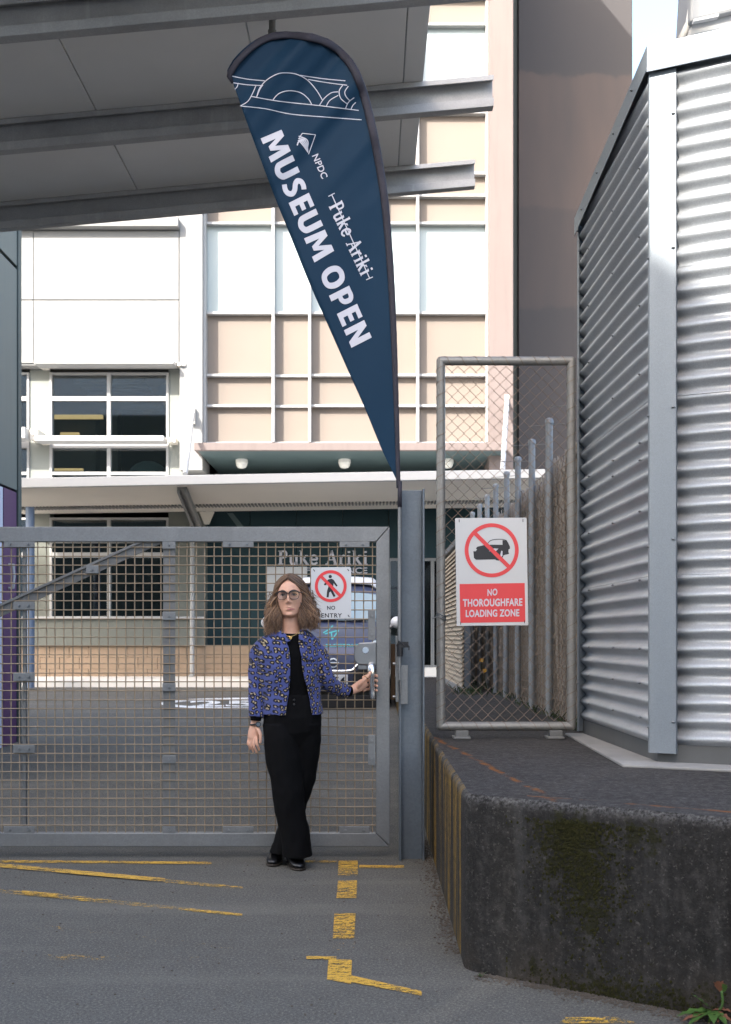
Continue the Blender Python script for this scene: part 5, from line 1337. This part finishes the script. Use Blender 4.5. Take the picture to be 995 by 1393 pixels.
# ---- body: one continuous skin
m = MB()
nu, nv = 96, 72; vs = []
PZ = [-.130, -.125, -.114, -.095, -.065, -.03, 0, .025, .05, .075, .093, .104]
HWp = [0, .021, .0405, .0555, .0670, .0735, .0758, .0748, .0685, .0545, .034, 0]
YFp = [-.030, -.052, -.0690, -.0760, -.0800, -.0825, -.0835, -.0835, -.0780, -.0610, -.036, .012]
YBp = [-.030, -.004, .012, .035, .070, .100, .114, .117, .110, .090, .060, .012]
def prof_at(tab, z):
    for i in range(len(PZ) - 1):
        if z <= PZ[i + 1]: break
    t = max(0, min(1, (z - PZ[i]) / (PZ[i + 1] - PZ[i])))
    p0, p1, p2, p3 = tab[max(i - 1, 0)], tab[i], tab[i + 1], tab[min(i + 2, len(tab) - 1)]
    h = [PZ[i + 1] - PZ[i]][0]; m1 = (p2 - p0) / (PZ[i + 1] - PZ[max(i - 1, 0)]) * h; m2 = (p3 - p1) / (PZ[min(i + 2, len(PZ) - 1)] - PZ[i]) * h
    return (2 * t ** 3 - 3 * t * t + 1) * p1 + (t ** 3 - 2 * t * t + t) * m1 + (-2 * t ** 3 + 3 * t * t) * p2 + (t ** 3 - t * t) * m2
def head_pt(th, ph):
    d = Vector((math.sin(th) * math.sin(ph), -math.sin(th) * math.cos(ph), math.cos(th)))
    z = d.z * (.104 if d.z > 0 else .130)
    sx_, cy_ = math.sin(ph), math.cos(ph)
    yf, yb = prof_at(YFp, z), prof_at(YBp, z); ym = .008 if z > -.09 else .008 - (-.09 - z) * .8
    x = prof_at(HWp, z) * math.copysign(abs(sx_) ** .92, sx_)
    y = ym + (yf - ym) * cy_ if cy_ > 0 else ym + (yb - ym) * -cy_
    if d.y < 0:
        wgt = min(1, -d.y * 1.6)
        def G(x0, z0, sx, sz): return math.exp(-((x - x0) / sx) ** 2 - ((z - z0) / sz) ** 2)
        o_ = 0
        o_ += .012 * G(0, -.010, .009, .020) + .013 * G(0, -.027, .0100, .014) + .012 * G(0, -.039, .0115, .0085) + .006 * (G(.013, -.043, .007, .007) + G(-.013, -.043, .007, .007))
        o_ -= .012 * (G(.031, -.001, .017, .011) + G(-.031, -.001, .017, .011)); o_ += .005 * (G(.03, .020, .022, .007) + G(-.03, .020, .022, .007)); o_ += .004 * G(0, .02, .012, .012)
        o_ += .005 * (G(.042, -.032, .018, .016) + G(-.042, -.032, .018, .016))
        o_ += .0045 * G(0, -.0705, .020, .0045) + .005 * G(0, -.0815, .018, .0050) - .0045 * G(0, -.0758, .023, .0022) - .003 * G(0, -.061, .005, .006)
        o_ -= .004 * (G(.027, -.066, .006, .014) + G(-.027, -.066, .006, .014)); o_ += .010 * G(0, -.116, .024, .014) - .004 * G(0, -.097, .018, .007)
        y -= o_ * wgt
    return Vector((x, y, z))
tilt = Matrix.Rotation(R(-2.0), 3, 'Y') @ Matrix.Rotation(R(-5), 3, 'Z')
m.v = [hc + tilt @ head_pt(0, 0)]
for j in range(1, nv):
    for i in range(nu): m.v.append(hc + tilt @ head_pt(PI * j / nv, 2 * PI * i / nu))
m.v.append(hc + tilt @ head_pt(PI, 0))
fs = [(0, 1 + i, 1 + (i + 1) % nu) for i in range(nu)]
for j in range(nv - 2):
    for i in range(nu): a = 1 + j * nu + i; b = 1 + j * nu + (i + 1) % nu; fs.append((a, a + nu, b + nu, b))
L_ = len(m.v) - 1; o_ = 1 + (nv - 2) * nu; fs += [(o_ + i, L_, o_ + (i + 1) % nu) for i in range(nu)]
m.f = fs
for s_ in (-1, 1): m.ball(hc + tilt @ Vector((s_ * .075, .022, -.012)), .010, .016, .030, 12, 10)
m.loft([(Q(395, 0).x, 6.175, Q(0, 885).z, .070, .060), (Q(395.5, 0).x, 6.172, Q(0, 868).z, .062, .056), (Q(396, 0).x, 6.168, Q(0, 856).z, .0545, .052), (Q(396, 0).x, 6.165, Q(0, 842).z, .051, .052), (Q(396, 0).x, 6.170, Q(0, 826).z, .050, .055)], 28)
# chest, trunk, hips, legs (inside the clothes)
m.loft([(Q(c_, 0).x, 6.16, Q(0, y_).z, a_ * U, b_) for c_, y_, a_, b_ in ((397, 985, 30, .085), (397, 960, 30, .085), (396, 935, 28, .085), (394, 905, 31, .095), (393, 885, 34, .095), (393.5, 872, 33, .075), (394.5, 863, 20, .06))], 28)
m.tube([Q(388, 985), Q(388, 1060, -.02), Q(402, 1150, -.04)], [.075, .055, .04], 14); m.tube([Q(412, 985, .03), Q(410, 1070, .06), Q(382, 1155, .09)], [.07, .05, .038], 14)
# arms
aL = [Q(360, 887, .01), Q(349.5, 903, .015), Q(347, 925, .01), Q(347.5, 950, -.01), Q(348, 968, -.025), Q(347.5, 982, -.03)]
m.tube(aL, [.032, .036, .034, .031, .027, .0235], 16)
aR = [Q(427, 888, .01), Q(436.5, 903, .01), Q(443, 921, .01), Q(450, 932, .03), Q(462, 939, .08), P(475, 940.5, 6.265)]
m.tube(smooth_path(aR, 3), [.036 - .013 * (i / 15) for i in range(16)], 16)
def chain(pts, rs, k=3):
    pp_ = smooth_path(pts, k); n__ = len(pp_) - 1
    r_ = [rs[0] + (rs[-1] - rs[0]) * i / n__ for i in range(n__ + 1)]
    m.tube(pp_, r_, 10); m.ball(pp_[-1], r_[-1], u=10, v=8); m.ball(pp_[0], r_[0], u=10, v=8)
# hanging hand: flat palm seen from the thumb side, fingers curling in
hY = 6.115
def H(px, py, dy=0): return P(px, py, hY + dy)
m.tube([H(347.5, 981), H(346.5, 988), H(345.5, 996), H(344.8, 1004), H(344.5, 1007)], [.022, .027, .032, .033, .026], 14, flat=.55)
for (bx, by), (mx, my), (tx_, ty_), d_, r_ in (((339.5, 1002), (337.6, 1011), (340.5, 1019), .004, .0075), ((342.5, 1004), (341, 1014), (344.5, 1022.5), -.004, .0080), ((346, 1005), (345.5, 1015), (349, 1023.5), -.010, .0080), ((349.5, 1004), (350, 1013), (353, 1020.5), -.016, .0078)):
    chain([H(bx, by, d_), H(mx, my, d_ - .004), H((mx + tx_) / 2 + .6, (my + ty_) / 2 + 1, d_ + .006), H(tx_, ty_, d_ + .012)], [r_ * 1.08, r_ * .82])
chain([H(350, 990, -.012), H(353.6, 997, -.026), H(354.6, 1004, -.030), H(354.2, 1010, -.028)], [.0115, .0078])
# gripping hand: palm behind the lever, thumb along its front, fingers curled round its far side
m.tube([P(474, 940.5, 6.263), P(481, 938, 6.285), P(488, 934.5, 6.305), P(494, 930.5, 6.325), P(498, 928, 6.335)], [.0225, .026, .031, .031, .024], 14, flat=.62)
for yb, yt, r_ in ((919.5, 918.5, .0082), (925.8, 925.2, .0084), (932, 932, .0082), (937.6, 938.2, .0074)):
    chain([P(495, yb + 2, 6.335), P(500, yb, 6.372), P(507, yt, 6.381), P(512, yt + .5, 6.362), P(513, yt + 1.4, 6.335)], [r_ * 1.22, r_ * .98], 4)
chain([P(487, 934, 6.285), P(494, 926.5, 6.272), P(500.5, 920, 6.282), P(504.6, 914.5, 6.296)], [.0135, .0092], 4)
body = remesh(m, 'body', MT['skin'], per, .0028, 3, .5)
# eyes, brows
def face(x, y, z): return hc + tilt @ Vector((x, y, z))
k = NT('eye'); k.base((0.30, 0.275, 0.26)); k.set(rough=.15); MT['eye'] = k.m
MT['iris'] = paint('iris', (0.03, 0.025, 0.02), .15, .1, 50, 0); MT['brow'] = paint('brow_hair', (0.07, 0.04, 0.024), .8, .2, 60, 0); MT['lid'] = paint('eyelash', (0.02, 0.013, 0.010), .8, .1, 60, 0)
eyY = -.0685
for s_ in (-1, 1):
    m = MB(); m.ball(face(s_ * .031, eyY + .002, -.002), .0120, .0110, .0052, 16, 12); e_ = build(m, 'eye', MT['eye'], per, smooth=True)
    m = MB(); m.ball(face(s_ * .031 - .0005, eyY - .0080, -.0015), .0050, .0030, .0046, 12, 8); build(m, 'iris', MT['iris'], e_, smooth=True)
    m = MB(); m.tube(smooth_path([face(s_ * .0175, eyY - .006, -.001), face(s_ * .026, eyY - .0115, .0036), face(s_ * .036, eyY - .0105, .0036), face(s_ * .0455, eyY - .001, -.0010)], 4), .0019, 6); build(m, 'eyelash', MT['lid'], e_, smooth=True)
    m = MB(); m.tube(smooth_path([face(s_ * .014, eyY - .020, .0175), face(s_ * .026, eyY - .0185, .0235), face(s_ * .040, eyY - .011, .0235), face(s_ * .052, eyY + .008, .017)], 4), [.0024, .003, .003, .0028, .0026, .0026, .0024, .0022, .002, .0018, .0016, .0014, .001], 6, flat=.6); build(m, 'eyebrow', MT['brow'], per, smooth=True)
# glasses
gl = None
m = MB(); gy = -.094
def lens_path(s_):
    o = []
    for i in range(24):
        a = 2 * PI * i / 24; cx_, sx_ = math.cos(a), math.sin(a)
        ex = math.copysign(abs(cx_) ** .62, cx_) * .0275; ez = math.copysign(abs(sx_) ** .70, sx_) * .0228
        if ez < 0: ex *= .92
        o.append(face(s_ * .0335 + ex, gy + .010 * ((s_ * .0335 + ex) / .06) ** 2, -.0045 + ez))
    return o
for s_ in (-1, 1):
    p_ = lens_path(s_); rr = [.0016 + .0030 * max(0, math.sin(2 * PI * i / 24)) ** .7 for i in range(24)]
    m.tube(p_ + [p_[0]], rr + [rr[0]], 6, caps=False)
    m.tube([face(s_ * .0605, gy + .008, .010), face(s_ * .0725, gy + .030, .010), face(s_ * .077, .02, .006)], .0028, 6)
m.tube(smooth_path([face(-.0085, gy, .004), face(0, gy - .003, .0075), face(.0085, gy, .004)], 4), .0026, 6)
gl = build(m, 'glasses', MT['black_plastic'], per, smooth=True)
for s_ in (-1, 1):
    m = MB(); m.add(lens_path(s_), [tuple(range(24))]); build(m, 'lens', MT['lens'], gl)
# ---- hair: a close cap and several hundred locks
rh = random.Random(21); m = MB(); shade = []
def add_lock(path, r0, sh, flat=.45, n=5):
    k0 = len(m.v); nn = len(path)
    rs = [r0 * (.55 + .55 * math.sin(PI * min(1, .25 + .62 * i / nn))) * (1 if i < nn - 5 else max(.08, (nn - i) / 5)) for i in range(nn)]
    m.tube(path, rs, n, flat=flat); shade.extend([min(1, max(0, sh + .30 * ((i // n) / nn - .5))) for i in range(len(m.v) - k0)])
part_x = -.002
for it in range(1250):
    s_ = 1 if it % 2 else -1
    y0 = rh.uniform(-.050, .100) if rh.random() < .72 else rh.uniform(-.056, -.020)
    layer = rh.random(); infl = 1.0 + .09 * layer
    path = []
    sy = math.sqrt(max(.05, 1 - ((y0 - .012) / .112) ** 2))
    bot = rh.uniform(-.228, -.15) if layer < .35 else rh.uniform(-.226, -.140)
    if s_ > 0: bot += .02
    flare = (-.030 + .074 * layer) * (1.0 if s_ < 0 else .9); wph = rh.uniform(0, 6.28); wam = rh.uniform(.004, .017); wfr = rh.uniform(45, 75)
    fl_ = rh.random(); flip = (.055 * fl_ if (s_ > 0 and layer > .45) else .012 * fl_)
    topz = .100 * sy + .012
    front = min(1, max(0, (-y0 - .005) / .045)); yend = rh.uniform(-.090, -.035)
    for i in range(22):
        t = i / 21
        if t < .45:
            a = (t / .45) * PI * .52
            ta = t / .45; kf = front * (.75 if layer > .5 else 1.0)
            sx_ = math.sin(a) * (1 - .45 * kf) + ta * .45 * kf + .10 * kf * math.sin(PI * ta) * -1
            cz_ = math.cos(a) * (1 - .8 * kf) + (1 - ta * 1.08) * .8 * kf
            x = part_x + s_ * .083 * infl * (.86 + .14 * sy) * sx_; z = topz * (1 + (infl - 1) * .7) * cz_
            y = y0 + .030 * front * ta * ta - .006 * front * math.sin(PI * ta)
            xe, ze, ye = x, z, y
        else:
            q = (t - .45) / .55
            z = ze + (bot - ze) * q
            x = xe + s_ * (flare * math.sin(min(1, q * 1.5) * PI / 2) + flip * max(0, q - .45) ** 1.3 * 2.0 * (1 - .35 * (q > .93)))
            y = ye + .020 * front * q - (.03 * q if y0 > .02 else 0) * layer
        wv = wam * math.sin(z * wfr + wph) * min(1, t * 1.8)
        if t > .45 and y0 < .035: y += (yend - ye) * q ** 1.2
        path.append(face(x + s_ * wv, y + .6 * wam * math.cos(z * wfr * .9 + wph), z))
    sh = min(1, max(0, .42 + rh.gauss(0, .20) + .16 * (layer - .5) + .12 * (s_ < 0) * (t > .5)))
    add_lock(path, rh.uniform(.0015, .0045), sh)
for it in range(260):                                   # fine flyaway ends
    s_ = 1 if rh.random() < .68 else -1; z = rh.uniform(-.18, .03); x = s_ * rh.uniform(.085, .125); y = rh.uniform(-.03, .05)
    d_ = Vector((s_ * rh.uniform(.3, 1), rh.uniform(-.3, .3), rh.uniform(-1, -.1))); L = rh.uniform(.03, .07)
    add_lock([face(x + d_.x * L * t * t, y + d_.y * L * t, z + d_.z * L * t) for t in (0, .2, .4, .6, .8, 1)], rh.uniform(.0008, .0022), rh.uniform(.3, .9), .6, 4)
k0 = len(m.v)                                           # dark cap under the locks, behind the hairline
for j in range(15):
    for i in range(29):
        th = .02 + 1.55 * j / 14; ph = PI * (-.66 + 1.32 * i / 28) + PI
        m.v.append(face(.080 * math.sin(th) * math.sin(ph), .016 - .108 * math.sin(th) * math.cos(ph), .112 * math.cos(th) - (.10 * max(0, (j - 11) / 3))))
m.f += [(k0 + j * 29 + i, k0 + j * 29 + i + 1, k0 + (j + 1) * 29 + i + 1, k0 + (j + 1) * 29 + i) for j in range(14) for i in range(28)]
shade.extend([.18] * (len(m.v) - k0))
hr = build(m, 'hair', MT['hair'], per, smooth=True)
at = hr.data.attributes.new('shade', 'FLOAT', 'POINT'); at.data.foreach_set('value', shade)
# ---- black top and trousers
m = MB()
m.loft([(Q(c_, 0).x, 6.155, Q(0, y_).z, a_ * U, b_) for c_, y_, a_, b_ in ((397, 962, 31, .090), (397, 955, 32, .096), (396.5, 940, 31.5, .100), (395, 910, 33, .112), (394, 892, 34, .112), (394, 878, 32, .094), (394.5, 869, 27, .074), (395, 864.5, 19.5, .066), (395.3, 862, 16.5, .058))], 32)
tp = remesh(m, 'black_top', MT['black_cloth'], per, .005, 4, .5, .002, .05)
m = MB()
m.loft([(Q(c_, 0).x, 6.158 + o_, Q(0, y_).z, a_ * U, b_) for c_, y_, a_, b_, o_ in ((397.5, 1022, 26, .05, .015), (397.5, 1010, 36, .09, .012), (397.5, 995, 40.5, .118, .01), (397.5, 975, 40, .122, .005), (397.5, 958, 36, .110, 0), (397.5, 944, 33, .104, 0))], 32)
def leg(rows): m.loft([(P(c_, 0, 6.15 + dy).x, 6.15 + dy, P(0, y_, 6.15 + dy).z, a_ * U, b_) for c_, y_, a_, b_, dy in rows], 28)
leg([(382, 985, 24, .105, .00), (383, 1010, 23.5, .098, -.02), (387, 1040, 23, .088, -.03), (391.5, 1070, 21.8, .078, -.04), (394.5, 1097, 21, .074, -.04), (399, 1125, 20.2, .078, -.03), (403, 1148, 19.8, .084, -.02), (405, 1164, 20.2, .088, -.015)])
leg([(417.5, 985, 21, .105, .02), (417, 1010, 19.5, .095, .035), (412, 1045, 19.5, .085, .06), (406.5, 1080, 18, .075, .08), (397, 1115, 16, .072, .09), (387, 1140, 14.5, .078, .09), (381, 1159, 14.5, .082, .09)])
tr = remesh(m, 'trousers', MT['black_trouser'], per, .005, 3, .5, .008, .085)
for bx, by in ((402, 951), (402, 957)):
    m = MB(); q = Q(bx, by); m.ball((q.x, 6.158 - .110, q.z), .006, .004, .006, 10, 6); build(m, 'button', MT['black_plastic'], tr, smooth=True)
# ---- shoes
def shoe(px, py, Y, ang, L=.245):
    mm = MB(); ss_ = MB(); o_ = P(px, py, Y); o_.z = 0; ca, sa = math.cos(ang), math.sin(ang); n__ = 16
    def ring(t, w_, z0, z1):
        r_ = []
        for k_ in range(n__):
            a = 2 * PI * k_ / n__; lx_ = math.cos(a) * w_; lz_ = (z0 + z1) / 2 + math.sin(a) * (z1 - z0) / 2
            if math.sin(a) < 0: lz_ = z0 + (lz_ - z0) * .35
            yy = -t * L; r_.append(Vector((o_.x + lx_ * ca + yy * sa * -1, o_.y + lx_ * sa + yy * ca, lz_)))
        return r_
    prof = [(-.02, .018, .02, .085), (.02, .030, .017, .105), (.15, .034, .017, .11), (.32, .035, .016, .10), (.5, .040, .015, .082), (.7, .044, .015, .060), (.86, .038, .015, .048), (.96, .024, .016, .038), (1.0, .008, .02, .030)]
    for p_ in prof: mm.v += ring(*p_)
    mm.f = [(i * n__ + k_, i * n__ + (k_ + 1) % n__, (i + 1) * n__ + (k_ + 1) % n__, (i + 1) * n__ + k_) for i in range(len(prof) - 1) for k_ in range(n__)] + [tuple(range(n__))[::-1], tuple(range((len(prof) - 1) * n__, len(prof) * n__))]
    s_ = build(mm, 'shoe', MT['black_leather'], per, smooth=True)
    for t, w_ in ((-.03, .016), (.05, .032), (.3, .034), (.5, .041), (.7, .046), (.88, .039), (.98, .022), (1.01, .006)): ss_.v += ring(t, w_, .001, .016)
    ss_.f = [(i * n__ + k_, i * n__ + (k_ + 1) % n__, (i + 1) * n__ + (k_ + 1) % n__, (i + 1) * n__ + k_) for i in range(7) for k_ in range(n__)] + [tuple(range(n__))[::-1], tuple(range(7 * n__, 8 * n__))]
    build(ss_, 'sole', MT['sole'], s_, smooth=True)
shoe(395.5, 1180, 6.28, R(17)); shoe(381, 1176, 6.40, R(-6))
# ---- jacket: an open shell with a real front gap, two sleeves, collar and pocket flaps, one cloth
m = MB(); NTH = 60
jr = [  # row, centre, half width, depth half, front edges left and right (photo px)
    (856.5, 396, 20.5, .066, 381, 409), (861, 395.5, 27, .074, 384, 408.5), (866, 394, 36, .084, 388, 408), (872, 392.5, 43, .098, 391, 408.5), (880, 392, 44.5, .112, 394.5, 409.5), (893, 392, 44, .124, 397.5, 411.5), (909, 393, 43, .128, 398, 414),
    (925, 394.5, 41.5, .122, 397, 417.5), (941, 396, 40.5, .116, 395.5, 420.5), (956, 397, 41, .118, 393, 424), (965, 397.3, 41.6, .121, 392, 426), (971.5, 397.5, 42, .122, 391, 427)]
def jrow(y):
    for a_, b_ in zip(jr[:-1], jr[1:]):
        if y <= b_[0]: break
    t = (y - a_[0]) / (b_[0] - a_[0]); return [a_[i] + (b_[i] - a_[i]) * t for i in range(6)]
NRW = 46; outer, inner = [], []
for j in range(NRW + 1):
    y = 856.5 + (971.5 - 856.5) * j / NRW; yy, c_, hw, dp, xl, xr = jrow(y)
    tl = math.asin(max(-1, min(1, (xl - c_) / hw))); t_r = math.asin(max(-1, min(1, (xr - c_) / hw)))
    th0, th1 = t_r, 2 * PI + tl                         # theta measured from the front, growing to the viewer's right
    for i in range(NTH + 1):
        th = th0 + (th1 - th0) * i / NTH
        fold = .0035 * math.sin(th * 9 + j * .25) * min(1, j / 20) + .003 * noise.noise(Vector((th * 2.2, j * .14, 1)))
        for lst, k_ in ((outer, 0), (inner, .0075)):
            p_ = Vector((P(c_, 0, 6.155).x + (hw * U - k_ + fold) * math.sin(th), 6.155 - (dp - k_ + fold) * math.cos(th), P(0, y, 6.155).z))
            lst.append(p_)
W_ = NTH + 1; o1 = len(outer); m.v = outer + inner; fs = []
for j in range(NRW):
    for i in range(NTH):
        a = j * W_ + i; fs.append((a, a + 1, a + W_ + 1, a + W_)); fs.append((o1 + a, o1 + a + W_, o1 + a + W_ + 1, o1 + a + 1))
for j in range(NRW):
    for i in (0, NTH): a = j * W_ + i; fs.append((a, a + W_, o1 + a + W_, o1 + a))
for i in range(NTH):
    for j in (0, NRW): a = j * W_ + i; fs.append((a, a + 1, o1 + a + 1, o1 + a))
m.f = fs
m.tube(smooth_path([Q(366, 877, .005), Q(354, 884, .01), Q(350.5, 900, .015), Q(349, 925, .01), Q(348.8, 950, -.01), Q(349, 970, -.025), Q(348.8, 976, -.03)], 4), [.034, .042, .046, .0475, .049, .049, .050, .049, .0485, .048, .048, .047, .047, .0465, .046, .046, .045, .045, .044, .044, .0435, .043, .043, .043, .042], 20)
m.tube(smooth_path([Q(421, 878, .005), Q(431, 886, .01), Q(437.5, 900, .01), Q(442, 918, .01), Q(449, 930, .03), Q(460, 937, .075), P(473.5, 940.5, 6.255)], 4), [.034, .042, .046, .0475, .049, .049, .050, .050, .049, .049, .049, .049, .049, .049, .0485, .048, .047, .046, .045, .044, .043, .042, .041, .040, .039], 20)
for s_, pts in ((-1, [(381, 857), (378.5, 866), (388.5, 874.5), (395.5, 872), (389, 863)]), (1, [(409, 857), (412.5, 866), (418.5, 874), (409.5, 872.5), (406.5, 863)])):
    m.prism([Q(x, y, -.078 - .0016 * (y - 856)) for x, y in pts], (0, .012, 0))
for pts in ([(361, 891), (384, 891.5), (384, 897), (372.5, 901), (361, 897)], [(415, 891), (433, 890), (433, 896), (424, 900), (415, 897)]):
    m.prism([P(x, y, 6.155 - .128 * math.sqrt(max(.05, 1 - ((x - 392) / 44.5) ** 2)) - .003) for x, y in pts], (0, .014, 0))
jk = remesh(m, 'jacket', MT['leopard'], per, .0036, 2, .5, .0035, .045)
# dark cuffs of the top showing at the wrists
m = MB(); m.tube([Q(348.5, 974, -.03), Q(348, 980.5, -.031)], [.033, .029], 18); m.tube([P(472, 940.4, 6.253), P(476.5, 940.6, 6.268)], [.034, .030], 18); build(m, 'cuff', MT['black_cloth'], per, smooth='auto')
# watch, necklace, rings
m = MB(); q = Q(347.8, 985, -.033); m.tube([q + Vector((.0265 * math.cos(a), .0265 * math.sin(a), .004 * math.cos(a))) for a in [2 * PI * i / 20 for i in range(21)]], .0055, 8, caps=False); wt = build(m, 'watch', MT['black_plastic'], per, smooth=True)
m = MB(); f_ = P(351, 985.5, 6.094); m.cyl(f_, f_ + Vector((.003, -.009, 0)), .0155, 20); build(m, 'watch_case', MT['black_plastic'], wt, smooth='auto')
m = MB(); m.cyl(f_ + Vector((.0028, -.0088, 0)), f_ + Vector((.0032, -.0098, 0)), .011, 20); build(m, 'watch_dial', MT['galv_post'], wt)
m = MB(); n0 = [Q(383, 858, -.045), Q(387, 863, -.062), Q(395, 866.0, -.076), Q(403, 863, -.062), Q(408.5, 857, -.045)]; m.tube(smooth_path(n0, 5), .0011, 5); nk = build(m, 'necklace', MT['gold'], per)
m = MB(); hh = [(0, -4.4), (-2.9, -1.0), (-3.1, .9), (-1.8, 2.1), (-.6, 1.7), (0, .7), (.6, 1.7), (1.8, 2.1), (3.1, .9), (2.9, -1.0)]; m.prism([Q(395.6 + x * .62, 868.0 - y * .62, -.082) for x, y in hh], (0, .003, 0)); build(m, 'heart_pendant', MT['gold'], nk, bevel=.0008)
m = MB(); q = P(498.5, 922.2, 6.276); ax = (P(500.5, 920, 6.282) - P(494, 926.5, 6.272)).normalized(); u_ = ax.cross(Vector((0, 1, 0))).normalized(); v_ = ax.cross(u_)
m.tube([q + (u_ * math.cos(a) + v_ * math.sin(a)) * .0128 for a in [2 * PI * i / 18 for i in range(19)]], .0018, 6, caps=False); build(m, 'ring', MT['gold'], per, smooth=True)
